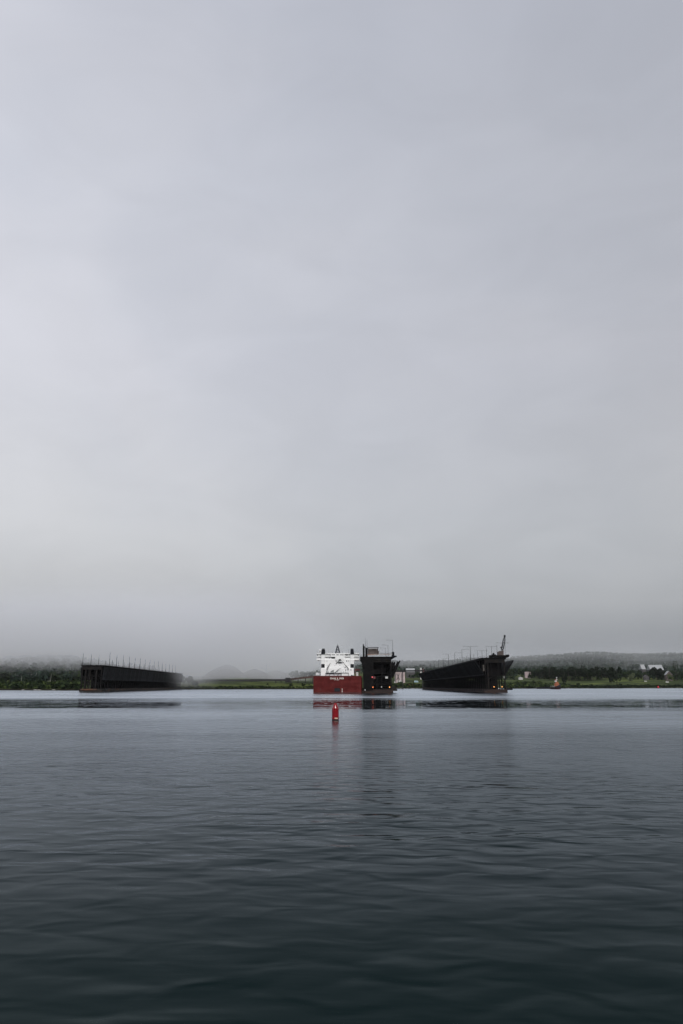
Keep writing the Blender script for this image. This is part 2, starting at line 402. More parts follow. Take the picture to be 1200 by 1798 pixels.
def forest(name, label, spots, mats, q=40, size=.9, parent=None, trunk=0.0):
    """one far-off wood: every tree a crown of leaf clumps; spots = (x, y, z, h, r, kind, material index)"""
    Vs, Ms = [], []
    for x,y,z,h,r,kind,mi in spots:
        p, s = crown_points(kind, h, r, q, RNG)
        v = leaf_quads(p, s*size*r*.42, RNG); v += (x,y,z); Vs.append(v); Ms.append(np.full(q, mi))
        if trunk and RNG.random() < trunk:
            w_ = .22; hh = h*.8; Vs.append(np.array([(x-w_,y-r,z),(x+w_,y-r,z),(x+w_*.6,y-r*.8,z+hh),(x-w_*.6,y-r*.8,z+hh),
              (x,y-r-w_,z),(x,y-r+w_,z),(x,y-r*.8+w_*.6,z+hh),(x,y-r*.8-w_*.6,z+hh)])); Ms.append(np.full(2, len(mats)-1))
    o = bpy.data.objects.new(name, np_mesh(name, np.concatenate(Vs), mats, np.concatenate(Ms))); col.objects.link(o)
    return tag(o, label, 'forest', kind='stuff')

TREEBITS = {}
def tree_meshes(kind, leaf, var):
    key = (kind, leaf, var)
    if key in TREEBITS: return TREEBITS[key]
    rng = np.random.default_rng(sum(map(ord, kind+leaf))+var*17)
    n = {'conifer':520, 'broad':620, 'bush':360}[kind]
    p, s = crown_points(kind, 1.0, {'conifer':.20,'broad':.36,'bush':.55}[kind], n, rng)
    sz = {'conifer':.036,'broad':.048,'bush':.075}[kind]
    V = leaf_quads(p, s*sz*rng.uniform(.6,1.3,n), rng)
    crown = np_mesh('crown', V, [LEAF[leaf]])
    b = MB(); b.bar((0,0,-.06),(0,0,.35),.022,.016,7); b.bar((0,0,.35),(.01,0,.85),.016,.004,6)
    for i in range(5):
        a = i*2.4; z = .30+.1*i; b.bar((0,0,z),(.16*math.cos(a),.16*math.sin(a),z+.14),.008,.003,5)
    o = b.build('trunk', M['bark']); trunk = o.data; bpy.data.objects.remove(o)
    TREEBITS[key] = (crown, trunk); return crown, trunk
def tree(name, kind, leaf, X, Y, h, label, group=None, wide=1.0, z=None, cat=None, var=None):
    var = random.randrange(4) if var is None else var
    c, t = tree_meshes(kind, leaf, var)
    z = ground_at(X, Y) if z is None else z
    r = empty(name, (X, Y, z-.1), random.uniform(0, 6.28), label, cat or ('shrub' if kind == 'bush' else 'tree'), group)
    r.scale = (h*wide, h*wide, h)
    for nm, me in (('crown', c), ('trunk', t)):
        o = bpy.data.objects.new(nm, me); col.objects.link(o); o.parent = r
    return r
def tree_px(name, kind, leaf, px, ptop, pbase, Y, label, group=None, wide=1.0, **k):
    """a tree whose top and foot are read off the photograph at distance Y"""
    X = xat(px, Y); z = ground_at(X, Y); h = zat(ptop, Y) - z
    return tree(name, kind, leaf, X, Y, max(h, 2.0), label, group, wide, z, **k)

def scatter(n, a0, a1, Y0, Y1, hmin, hmax, conifer=.35, nm=2, power=1.0):
    out = []
    for _ in range(n):
        Y = Y0+(Y1-Y0)*random.random()**power; a = random.uniform(a0, a1)
        X = xat(a, Y); z = ground_at(X, Y)
        if z < 1.0: continue
        h = random.uniform(hmin, hmax); k = 'conifer' if random.random() < conifer else 'broad'
        out.append((X, Y, z-.3, h*(1.1 if k == 'conifer' else 1), h*(.20 if k == 'conifer' else random.uniform(.3,.42)), k, random.randrange(nm)))
    return out
forest('hillside_wood', 'misty birch and spruce wood climbing the hill left of the leftmost ore dock',
       scatter(1700, -220, 270, 960, 1500, 12, 20, .3, 3), [LEAF['wood'], LEAF['dark'], LEAF['hill'], M['birch']], q=46, trunk=.35)
forest('distant_wood', 'blue-green wood covering the far ridge behind the ore docks',
       scatter(9000, 300, 1350, 2750, 3950, 9, 13, .3, 2, .8) + scatter(1700, 420, 1500, 2350, 2800, 12, 20, .4, 2), [LEAF['hill'], LEAF['wood']], q=16, size=1.9)
forest('shore_wood', 'dark green wood behind the meadow on the right shore',
       scatter(800, 885, 1500, 2020, 2330, 13, 24, .3, 2) + scatter(260, 715, 905, 1830, 2250, 8, 15, .3, 2) + scatter(150, 470, 560, 1520, 1800, 8, 14, .3, 2),
       [LEAF['dark'], LEAF['wood']], q=60, size=1.0)
def scrub(name, label, n, a0, a1, d0, d1, hmin, hmax, leaf, q=34):
    out = []
    for _ in range(n):
        a = random.uniform(a0, a1); Y = 780
        while gz(xat(a,Y),Y) < .6: Y += 4
        Y += random.uniform(d0, d1); X = xat(a,Y); h = random.uniform(hmin, hmax)
        out.append((X, Y, ground_at(X,Y)-.4, h, h*random.uniform(.6,1.1), 'bush', random.randrange(len(leaf))))
    return tag(forest(name, label, out, [LEAF[k] for k in leaf], q=q, size=.8), None, 'scrub')
scrub('bank_scrub', 'dark scrub covering the bank below the misty wood at far left', 620, -260, 142, 0, 110, 2.5, 7.5, ['dark','dark','mid'])
scrub('bank_scrub', 'low scrub along the green bank between the leftmost dock and the ship', 260, 300, 560, 0, 22, 1.2, 3.2, ['dark','mid'])
scrub('bank_scrub', 'dark scrub on the bank between the two right ore docks', 200, 690, 760, 0, 60, 2, 5.5, ['dark','mid','dark'])
scrub('bank_scrub', 'dark scrub along the right shore on both sides of the tug', 420, 885, 1000, 0, 150, 2.5, 7.5, ['dark','dark','mid'])
scrub('bank_scrub', 'dark waterside scrub in front of the right meadows', 600, 1000, 1420, 0, 60, 2, 6.0, ['dark','spruce','dark'])
# countable trees and shrubs
for i in range(26):
    a = -6 + i*5.7 + random.uniform(-2,2); Y = random.uniform(868, 960)
    tree('shore_shrub', 'bush' if i % 3 else 'broad', 'dark' if i % 4 else 'mid', xat(a,Y), Y, random.uniform(5,10.5), 'dark leafy shrub or small tree on the bank left of the leftmost ore dock', 'shrubs along the left bank', 1.1)
for i in range(5):
    a = (104, 112, 121, 129, 137)[i]; Y = 985
    tree('birch_tree', 'broad', 'mid', xat(a,Y), Y, 13+2*(i%3), f'{ORD[i]} from the left of five light green birches beside the leftmost ore dock', 'light green birches', .7)
for i, (px, pt, Y, k, lf, wd) in enumerate([(300,1186,1120,'broad','dark',1.2),(312,1189,1110,'broad','dark',1.3),(322,1187,1105,'broad','spruce',1.2),(332,1185,1110,'broad','dark',1.2),(342,1192,1100,'bush','dark',1)]):
    tree_px('shore_tree', k, lf, px, pt, 1208, Y, f'{ORD[i]} from the left of five dark trees at the leftmost dock far end', 'trees at the end of the leftmost dock', wd)
for i, px in enumerate([362,389,417,446,470,494,512,533,543]):
    tree_px('bank_shrub', 'bush', 'dark', px, 1200+random.uniform(-2,3), 1208, 1150+random.uniform(0,60), f'{ORD[i]} from the left of nine small shrubs on the bank left of the ship', 'small shrubs on the green bank', 1.3)
for i, (px, pt, wd) in enumerate([(512,1178,1.0),(520,1177,1.2),(528,1179,1.1),(537,1178,1.2),(546,1180,1.0)]):
    tree_px('broadleaf_tree', 'broad', 'spruce', px, pt, 1190, 1420, f'{ORD[i]} from the left of five dark rounded trees above the rust-coloured gallery', 'dark trees left of the ship', wd)
for i, (px, pt, Y, k, lf, wd) in enumerate([(705,1196,1420,'bush','dark',1.2),(722,1198,1450,'bush','mid',1.3),(727,1197,1430,'bush','dark',1.2),(712,1199,1410,'bush','mid',1.5)]):
    tree_px('bank_shrub', k, lf, px, pt, 1206, Y, 'low green shrub on the bank below the pinkish building', 'shrubs between the two right ore docks', wd)
tree_px('spruce_tree','conifer','spruce',967,1166,1203,1880,'tall pointed spruce rising above the wood behind the tug', wide=1.25)
tree_px('round_tree','bush','spruce',992,1184,1203,1640,'dark round tree at the left end of the bright meadow, right of the tug', wide=.62)
tree_px('spruce_tree','conifer','spruce',1027,1164,1196,2110,'small pointed spruce top standing above the wood behind the bright meadow', wide=1.0)
tree_px('wide_tree','bush','spruce',1084,1163,1206,1760,'broad dark misty tree reaching the water between the two meadows', wide=.62, var=1)
tree_px('wide_tree','bush','spruce',1074,1180,1206,1750,'lower dark tree just left of the broad misty tree', wide=.7)
tree_px('pale_tree','bush','pale',1110,1180,1196,1930,'pale green round tree on the lawn left of the white cars', wide=.72)
tree_px('spruce_tree','conifer','dark',1190,1160,1196,2010,'pointed conifer near the right edge of the photo', wide=1.0)
for i, (px, pt, wd) in enumerate([(1148,1174,1.0),(1155,1171,1.2),(1164,1173,1.1)]):
    tree_px('broadleaf_tree','broad','spruce',px,pt,1196,2030,['left','middle','right'][i]+' one of three big dark trees in front of the long white roof','big dark trees before the white roof',wd)
tree_px('pale_tree','bush','mid',1179,1184,1196,1960,'light green bushy tree beside the pale-roofed house', wide=1.1)
for i in range(28):
    a = 934+i*5.0+random.uniform(-2,2); Y = random.uniform(1990,2040)
    tree_px('broadleaf_tree', 'broad' if i%4 else 'conifer','spruce' if i%3 else 'dark', a, 1172+random.uniform(-4,7), 1196, Y, 'dark tree in the front row of the wood behind the tug and bright meadow', 'front trees of the right wood', 1.25)
for i, px in enumerate([897,905,913,922,930,938,946]):
    tree_px('bank_shrub','bush','dark' if i%2 else 'mid', px, 1196+random.uniform(-3,4), 1206, 1470+random.uniform(0,60), f'{ORD[i]} from the left of seven shrubs on the bank right of the crane dock', 'shrubs right of the crane dock', 1.1)
for i in range(12):
    a = 1000+i*17+random.uniform(-5,5); Y = COLS[9][1][1][0]+40+ (a-1040)*1.2 if a > 1040 else 1560
    tree_px('waterside_shrub','bush','dark', a, 1201+random.uniform(-2,2), 1206, Y+30, f'{ORD[i]} from the left of twelve low waterside shrubs below the right meadows', 'waterside shrubs on the right shore', 1.6)
# rocks at the waterline
def rock_mesh(seed):
    rng = random.Random(seed); bm = bmesh.new(); bmesh.ops.create_icosphere(bm, subdivisions=2, radius=1)
    for v in bm.verts: v.co *= rng.uniform(.75,1.15); v.co.z *= .55
    me = bpy.data.meshes.new('rock'); bm.to_mesh(me); bm.free(); me.materials.append(M['rock']); return me
RM = [rock_mesh(i) for i in range(4)]
for i in range(26):
    a = random.choice([random.uniform(985,1120), random.uniform(1160,1200), random.uniform(700,735), random.uniform(40,135)])
    Y = 700
    while gz(xat(a,Y),Y) < .2: Y += 3
    o = bpy.data.objects.new('shore_rock', RM[i%4]); col.objects.link(o); o.location = (xat(a,Y),Y-1,.3)
    s_ = random.uniform(.7,1.6); o.scale = (s_*1.5,s_,s_); tag(o,'pale boulder at the waterline of the shore','rock','boulders along the shore')

# ------------------------------------------------------------------ ore docks
def heading(vp): return -math.atan((vp-600)/F*CP)
AMB = 'lamp_amber'
def ore_dock(Y, xl, xr, ytop, vp, L, label, tilt_l, tilt_r, band, chute_len, nch, found='foundation', rows=(1,1)):
    X0, X1 = xat(xl, Y), xat(xr, Y); wd = X1-X0; H = zat(ytop, Y)
    root = empty('ore_dock', ((X0+X1)/2, Y, 0), heading(vp), label, 'ore dock', 'ore loading docks')
    h = wd/2
    b = MB(); b.box(-h-.9, h+.9, -.8, L, -3, 1.9); b.box(-h-.5, h+.5, -.4, L, 1.9, 2.5)
    for k in range(int(L/9)): b.box(h+.9, h+1.25, 2+9*k, 3+9*k, -2, 2.9); b.box(-h-1.25, -h-.9, 2+9*k, 3+9*k, -2, 2.9)
    b.build('foundation', M[found], root)
    zb = band                                        # foot of the ore bins
    nb = min(60, int(L/9)); step = L/nb
    proto = None
    for k in range(nb):
        if proto is None:
            q = MB()
            for x in (-h+.5, -h*.36, h*.36, h-.5): q.box(x-.32, x+.32, 0, .7, 2.4, H-2.2)
            for z in (6.2, zb*.62, zb): q.box(-h+.2, h-.2, .1, .6, z, z+.45)
            q.bar((-h+.5,.35,6.4),(-h*.36,.35,zb),.16); q.bar((h-.5,.35,6.4),(h*.36,.35,zb),.16)
            proto = q.build('bent', M['steel'], root)
        else:
            o = proto.copy(); col.objects.link(o); o.location = (0, 3+step*k, 0)
    q = MB(); q.box(-1.0, 1.0, 4, L-1, 2.4, zb*.80); q.build('centre_wall', M['bin'], root)
    q = MB(); q.prism([(-h*.55, zb), (h*.55, zb), (h-.9, H-2.3), (-h+.9, H-2.3)], 4.0, L); q.build('ore_bins', M['bin'], root)
    q = MB(); q.box(-h-.8, h+.8, -.3, L, H-2.2, H-1.2); q.box(-h-1.5, h+1.5, 0, L, H-1.2, H-.85)
    for k in range(int(L/6)): q.box(h+.8, h+1.3, 1+6*k, 1.5+6*k, H-2.0, H-1.3)
    q.build('deck', M['steel'], root)
    q = MB()
    for s_ in (-1, 1):
        for z in (H-.25, H+.25): q.bar((s_*(h+1.4), .1, z), (s_*(h+1.4), L, z), .06, n=4)
        for k in range(int(L/7)): q.bar((s_*(h+1.4), .1+7*k, H-.85), (s_*(h+1.4), .1+7*k, H+.3), .06, n=4)
    for z in (H-.25, H+.25): q.bar((-h-1.4, .1, z), (h+1.4, .1, z), .06, n=4)
    q.build('railing', M['rail'], root)
    q = MB(); [q.box(x-.1, x+.1, .5, L, H-.85, H-.55) for x in (-h*.7,-h*.3,h*.3,h*.7)]; q.build('track_rail', M['rail'], root)
    # front frame
    q = MB()
    for x in (-h+.35, h-.35): q.box(x-.3, x+.3, -.6, -.05, 2.4, H-2.3)
    q.box(-h+.6, h-.6, -.5, -.1, H-4.6, H-2.3); q.box(-h+.6, h-.6, -.45, -.1, zb*.86, zb*.86+.35)
    q.box(-h+.6, h-.6, -.45, -.1, 5.6, 5.85); q.box(-.15,.15,-.45,-.1,2.4,zb*.86)
    q.build('front_frame', M['frame'], root)
    # spouts folded up against both flanks
    sp = L/nch
    for s_, ti in ((1, tilt_r), (-1, tilt_l)):
        if ti is None: continue
        pr = None; zf = H-2.6-chute_len*math.cos(math.radians(ti))
        for k in range(nch):
            if pr is None:
                q = MB(); w2 = sp*.46; T = math.radians(ti); ln = chute_len
                def pt(u, d): return (s_*(h+.15+u*math.sin(T)+d*math.cos(T)), zf+u*math.cos(T)-d*math.sin(T))
                for y0, y1, d0, d1 in ((-w2, w2, 0, .15), (-w2, -w2+.2, .15, .75), (w2-.2, w2, .15, .75), (-.12,.12,.15,.55)):
                    c4 = [pt(0,d0), pt(0,d1*.6), pt(ln,d1), pt(ln,d0)]
                    q.prism(c4, y0, y1)
                c4 = [pt(-.25,0), pt(-.25,.8), pt(.35,.8), pt(.35,0)]; q.prism(c4, -w2, w2)
                pr = q.build('chute', M['chute'], root); pr.location = (0, sp*.5+.5, 0)
            else:
                o = pr.copy(); col.objects.link(o); o.location = (0, sp*(k+.5)+.5, 0)
    return root, Local(root), h, H, L
def lamp(root, lc, px, py, yl, r, matl, name='lamp'):
    p = lc(px, py, yl); b = MB(); b.lathe([(r*.35,-r),(r*.85,-r*.55),(r,0),(r*.85,r*.55),(r*.35,r)], 12, (p.x,p.y,p.z)); o = b.build(name, M[matl], root, True)
    q = MB(); q.box(p.x-.08,p.x+.08,yl+r,yl+r+.6,p.z-.1,p.z+r+.9); q.build('lamp_bracket', M['steel'], o)
    return o

def light_pole(root, x, y, zbase, h, arms, label, group, r=.17, matl='pole', arm=3.2):
    p = root.matrix_basis @ Vector((x, y, zbase))
    e = empty('light_pole', p, root.rotation_euler.z, label, 'light pole', group)
    q = MB(); q.bar((0,0,0),(0,0,h),r,r*.6,8); q.box(-.35,.35,-.35,.35,0,.3); q.build('pole', M[matl], e)
    for s_ in arms:
        q = MB(); q.bar((0,0,h-.15),(s_*arm,0,h+.12),.09,.07,6); a = q.build('arm', M[matl], e)
        q = MB(); q.box(min(s_*arm,s_*(arm+.9)),max(s_*arm,s_*(arm+.9)),-.2,.2,h-.02,h+.2); q.build('lamp_head', M['rail'], e)
    return e

# --- leftmost dock, fading into the fog
d1, l1, h1, H1, L1 = ore_dock(619, 142.5, 177.5, 1166.0, 522, 430,
    'long dark ore dock on the left, its far end fading into fog', 4, 5, 12.2, 10.3, 48, 'foundation2')
q = MB(); l1.box(q, 141.5, 170, 1209.6, 1212, -1.3, .5); q.build('rub_rail', mat('rusty_rail', (.12,.05,.025), .8, c2=(.05,.03,.02), scale=.3), d1)
q = MB()
l1.box(q, 146, 163, 1189.5, 1190.2, -.9, .2); l1.box(q, 149.5, 150.2, 1172, 1211, -.9, .2); l1.box(q, 157, 157.6, 1176, 1211, -.9, .2); l1.box(q,168.5,169.3,1176,1211,-.9,.2)
q.build('front_bracing', M['frame'], d1)
for k in range(16):
    light_pole(d1, -h1-1.2, 4+25*k, H1-.85, (10.3 if k < 3 else 8.0)+random.uniform(-.5,.5), (), f'bare pole on the left edge of the leftmost dock, {ORD[k]} from its water end', 'poles on the leftmost dock', .24, 'polefog')
for k in range(15):
    light_pole(d1, h1+1.2, 17+25*k, H1-.85, (12.0 if k == 0 else 10.8)+random.uniform(-.5,.5), (), f'bare pole on the right edge of the leftmost dock, {ORD[k]} from its water end', 'poles on the leftmost dock', .24, 'polefog')

# --- middle dock beside the ship
d2, l2, h2, H2, L2 = ore_dock(486, 638.0, 687.5, 1150.6, 642, 430,
    'black ore dock beside the red ship, with a brown hut on top', None, None, 12.5, 10, 48)
# a solid loading tower fills the left half of its front
q = MB(); l2.box(q, 638, 655, 1154, 1211, -1.6, 9)
l2.box(q, 632.5, 639, 1153.0, 1161.0, -1.2, 3); q.prism([(l2(633,1160,0).x, l2(0,1161,0).z), (l2(640,1160,0).x, l2(0,1175,0).z), (l2(640,1160,0).x, l2(0,1161,0).z)], -1.0, 2)
q.build('loading_tower', M['steel'], d2)
q = MB()
l2.box(q, 655.0, 655.7, 1159, 1209, -1.9, .25); l2.box(q, 643.8, 644.3, 1174, 1192, -1.8, .15); l2.box(q, 641, 654.5, 1192.5, 1193, -1.8, .15)
l2.box(q, 655.7, 684, 1182.2, 1182.7, -1.2, .3); l2.box(q, 655.7, 684, 1205.5, 1205.9, -1.2, .3); l2.box(q, 659.5, 668, 1196.2, 1196.6, -1.0, .2); l2.box(q, 670.5, 678, 1196.2, 1196.6, -1.0, .2)
l2.box(q, 656, 687, 1157.0, 1159.6, -.9, .25); l2.box(q, 686.6, 687.6, 1160, 1209, -.9, .25); l2.box(q,669.9,670.3,1182.5,1209,-1.1,.2)
a, c = l2(662,1187,-.9), l2(670,1195,-.9); q.bar(a, c, .12); a, c = l2(678,1187,-.9), l2(670.3,1195,-.9); q.bar(a, c, .12)
q.build('front_bracing', M['frame'], d2)
q = MB(); l2.box(q, 645.2, 658.5, 1148.6, 1150.4, -2.0, .5); l2.box(q, 658.5, 689.4, 1148.4, 1149.3, -2.0, .5); q.build('pale_beam', M['pale_beam'], d2)
q = MB(); l2.box(q, 667, 689.4, 1146.4, 1146.7, -1.9, .1); l2.box(q, 667, 689.4, 1147.3, 1147.6, -1.9, .1)
for k in range(14): x = 667+22.4*k/13; l2.box(q, x-.15, x+.15, 1146.2, 1148.4, -1.9, .1)
q.build('front_railing', M['pole'], d2)
q = MB(); l2.box(q, 646.5, 664.2, 1139.2, 1148.6, 0, 9); l2.box(q, 664.2, 665.8, 1143, 1148.6, .5, 6); q.build('deck_hut', M['house_brown'], d2)
hut = [o for o in sc.objects if o.name.startswith('deck_hut')][0]
q = MB(); l2.box(q, 646.0, 665.0, 1136.4, 1137.1, -.4, 10); q.build('roof', M['roof_dark'], hut)
q = MB(); l2.box(q, 646.7, 663.9, 1137.1, 1139.2, .2, 8.4); q.build('upper_glazing', M['grey'], hut)
q = MB()
for x in (646.7, 663.6): l2.box(q, x-.2, x+.35, 1136.8, 1148.6, -.25, .2)
l2.box(q, 653.5, 660.5, 1139.7, 1141.2, -.2, .15); l2.box(q, 647, 664, 1142.6, 1143, -.2, .15)
q.build('frame', M['steel'], hut)
q = MB(); l2.box(q, 637.4, 640.6, 1134, 1155, -.5, 2.4); l2.box(q, 637.4, 639.2, 1131, 1134, -.2, 1.6); l2.box(q, 638.4, 641.0, 1136, 1138, -.7, 1); q.build('stair_tower', M['steel'], d2)
q = MB(); l2.box(q, 642.0, 646.0, 1137.5, 1154, .3, 2.6); l2.box(q, 641.7, 643.4, 1136.7, 1138.2, .1, 1.4); q.build('hoist_tower', M['steel'], d2)
q = MB()
l2.box(q, 688.6, 692.6, 1144.8, 1152, -.5, 2); q.bar(l2(689.6,1147,-1), l2(691.8,1144.6,-1), .35); l2.box(q, 688, 694.5, 1151, 1154.5, -.4, 2.5); l2.box(q, 692, 697, 1151.3, 1153.6, -.3, 2.0)
q.prism([(l2(688,1155,0).x, l2(688,1158,0).z), (l2(695.5,1155,0).x, l2(688,1153.2,0).z), (l2(688,1155,0).x, l2(688,1153.2,0).z)], -.3, 1.6)
q.build('winch_platform', M['black'], d2)
# spouts on the right flank, let down by different amounts
for k in range(30):
    yl = 2.5+ k*8.2; w2 = 2.6
    foot = Vector((h2+.3, zat(1188, 486))); ang = math.radians([31, 27, 17, 12, 22, 9, 15, 20][k % 8]); ln = [11.8, 11.2, 10.5, 9.8, 10.8, 10.6][k % 6]
    dx, dz = math.sin(ang)*ln, math.cos(ang)*ln
    nx, nz = math.cos(ang)*.75, -math.sin(ang)*.75
    f = foot
    q = MB(); q.prism([(f.x-.2, f.y+1.5), (f.x+dx-nx*.9, f.y+dz-nz*.9), (f.x+dx, f.y+dz), (f.x+nx*1.5, f.y+nz*2.5)], yl-w2, yl+w2)
    o = q.build('chute', M['chute'] if k > 3 else M['steel'], d2)
    q = MB(); q.bar((f.x+dx*.9, yl, f.y+dz*.93), (h2+.6, yl, H2-3), .07, n=4); q.build('hoist_cable', M['rail'], o)
lamp(d2, l2, 655.3, 1206.6, -2.6, .34, 'lamp_orange'); lamp(d2, l2, 684.4, 1206.6, -1.6, .36, 'lamp_amber')
lamp(d2, l2, 670.2, 1206.2, -1.6, .34, 'lamp_dim'); lamp(d2, l2, 654.1, 1189.0, -2.6, .42, 'lamp_red'); lamp(d2, l2, 641.4, 1211.6, -2.4, .36, 'lamp_dim')
q = MB(); l2.box(q, 655.9, 659.3, 1187.8, 1191.8, -1.7, .2); q.build('panel', M['panel_dark_red'], d2)
q = MB(); l2.box(q, 677, 681.4, 1188.6, 1191.4, -1.5, .3); l2.box(q, 676.6, 681.8, 1187.8, 1188.4, -1.6, .5); q.build('sign_board', M['sign_white'], d2)
q = MB(); l2.box(q, 683, 696.5, 1204.8, 1213.2, 8, 26); l2.box(q, 696.5, 698, 1210, 1213, 8, 20); q.build('side_apron', M['foundation2'], d2)
for (px, ytop, yl, arms, lab) in [(641.8,1120,6,(),'thin tall pole behind the hut at the left corner of the middle dock'),(644.8,1124.5,30,(),'second thin pole behind the hut on the middle dock'),
        (689.6,1124.0,1.5,(-1,),'tall lamp pole with a left arm at the front right corner of the middle dock'),(681.6,1132.6,40,(-1,),'lamp pole with a left arm, middle of three receding along the middle dock'),(677.5,1138,80,(-1,),'shortest and farthest lamp pole with a left arm on the middle dock')]:
    p = l2(px, ytop, yl); light_pole(d2, p.x, yl, H2-.8, p.z-H2+.8, arms, lab, 'lamp poles on the middle dock', .15, 'pole', 3.4)

# --- right dock with the crane
d3, l3, h3, H3, L3 = ore_dock(527, 853.0, 888.5, 1152.6, 640, 560,
    'long black ore dock on the right with a crane and T-shaped lamp poles on top', 31, 31, 12.0, 12.0, 48)
q = MB()
l3.box(q, 857.3, 858.0, 1165, 1209, -1.1, .25); l3.box(q, 860, 888, 1186.3, 1186.8, -.9, .25); l3.box(q, 873.5, 874.0, 1187, 1209, -.9, .2)
l3.box(q, 886.9, 887.5, 1186, 1208, -1.0, .2)
q.build('front_bracing', M['frame'], d3)
q = MB(); l3.box(q, 848.4, 850.6, 1167.5, 1178.5, -.5, .2); q.build('dirty_panel', mat('dirty_panel', (.10,.09,.08), .8, c2=(.04,.035,.03), scale=.4), d3)
q = MB(); l3.box(q, 884.8, 886.3, 1186.8, 1191, -1.2, .2); q.build('sign_board', mat('grimy_sign', (.22,.22,.21), .7), d3)
q = MB(); l3.box(q, 861.5, 893.5, 1150.2, 1154.0, -1.2, 7); l3.box(q, 890, 894.5, 1149.3, 1153.2, -1, 3); l3.box(q, 866, 868.5, 1146.5, 1150.4, 0, 1.5); l3.box(q, 864.5, 871, 1148.9, 1150.3, -.2, 3)
q.build('deck_platform', M['steel'], d3)
lamp(d3, l3, 867.8, 1206.1, -1.6, .36, AMB); lamp(d3, l3, 881.9, 1205.9, -1.6, .36, AMB); lamp(d3, l3, 876.3, 1208.8, -1.6, .34, 'lamp_dim')
for k in range(9):
    light_pole(d3, -h3-1.6, 56+51*k, H3-.85, 11.6+random.uniform(-1.3,1.2)-(.4*k if k>3 else 0), ((1,-1),(1,),(1,),(-1,),(1,))[k] if k < 5 else (), f'tall lamp pole on the left edge of the crane dock, {ORD[k]} from the water end', 'lamp poles on the crane dock', .22, 'polefog', 5.0 if k < 5 else 3)
for k in range(14):
    light_pole(d3, h3+1.0, 9+24*k, H3-.85, 11.0 if k<4 else 9.5+random.uniform(-1,1), (-1,1) if k in (0,2,4,9) else (), f'slim lamp pole on the right edge of the crane dock, {ORD[k]} from the water end', 'lamp poles on the crane dock', .19, 'polefog', 3.6)
q = MB(); l3.box(q, 888, 900.5, 1208.9, 1211.6, 3, 4); c = tag(q.build('float', M['black'], None), 'flat black float in the water at the right foot of the crane dock', 'float')
c.matrix_world = d3.matrix_basis
# crane: a thing that stands on the deck
def crane():
    Yc = 4.5; b0 = l3(880, 1150.5, Yc); base = d3.matrix_basis @ Vector((b0.x, Yc, H3-.3))
    e = empty('crane', base, d3.rotation_euler.z, 'black lattice boom crane standing on the water end of the right ore dock', 'crane')
    lc = Local(e)
    q = MB(); lc.box(q, 875.0, 884.6, 1144.5, 1150.5, -1.6, 3.4); lc.box(q, 876.5, 882.5, 1143.2, 1144.5, -1.2, 2.6); lc.box(q, 881.5, 884.8, 1142.2, 1144.5, -1.3, 1.6); q.build('cab', M['house_brown'], e, bevel=.1)
    q = MB(); lc.box(q, 874.5, 885.4, 1150.2, 1151.3, -1.9, 4); q.build('turntable', M['steel'], e)
    p0 = lc(881.8, 1144.5, 0); p1 = lc(886.6, 1117.5, 0); d = (p1-p0); n = 9; side = Vector((d.z,0,-d.x)).normalized()
    q = MB(); ws = lambda t: .75 if .12 < t < .8 else .42
    for sx in (-1,1):
        for sy in (-1,1):
            for k in range(n):
                t0, t1 = k/n, (k+1)/n
                a = p0+d*t0+side*ws(t0)*sx+Vector((0,sy*ws(t0),0)); b_ = p0+d*t1+side*ws(t1)*sx+Vector((0,sy*ws(t1),0)); q.bar(a,b_,.13,n=5)
                a2 = p0+d*t1-side*ws(t1)*sx+Vector((0,sy*ws(t1),0)); q.bar(a,a2,.09,n=4)
    q.build('boom', M['black'], e)
    q = MB(); q.box(p1.x-.7,p1.x+.6,-.5,.5,p1.z-.2,p1.z+1.0); q.build('boom_head', M['black'], e, bevel=.15)
    q = MB(); q.bar(p1+Vector((.3,0,0)), lc(887.4,1150,0), .09, n=4); q.bar(p1, lc(878.5,1143,0), .06, n=4); q.build('hoist_cable', M['rail'], e)
    a = lc(880.2,1136.5,0); q = MB(); q.bar(lc(881.5,1143,0), a, .22, n=5); q.bar(a, lc(884,1130,0), .08, n=4); q.box(a.x-.6,a.x+.5,-.4,.4,a.z-.4,a.z+.3); q.build('gantry', M['black'], e)
crane()

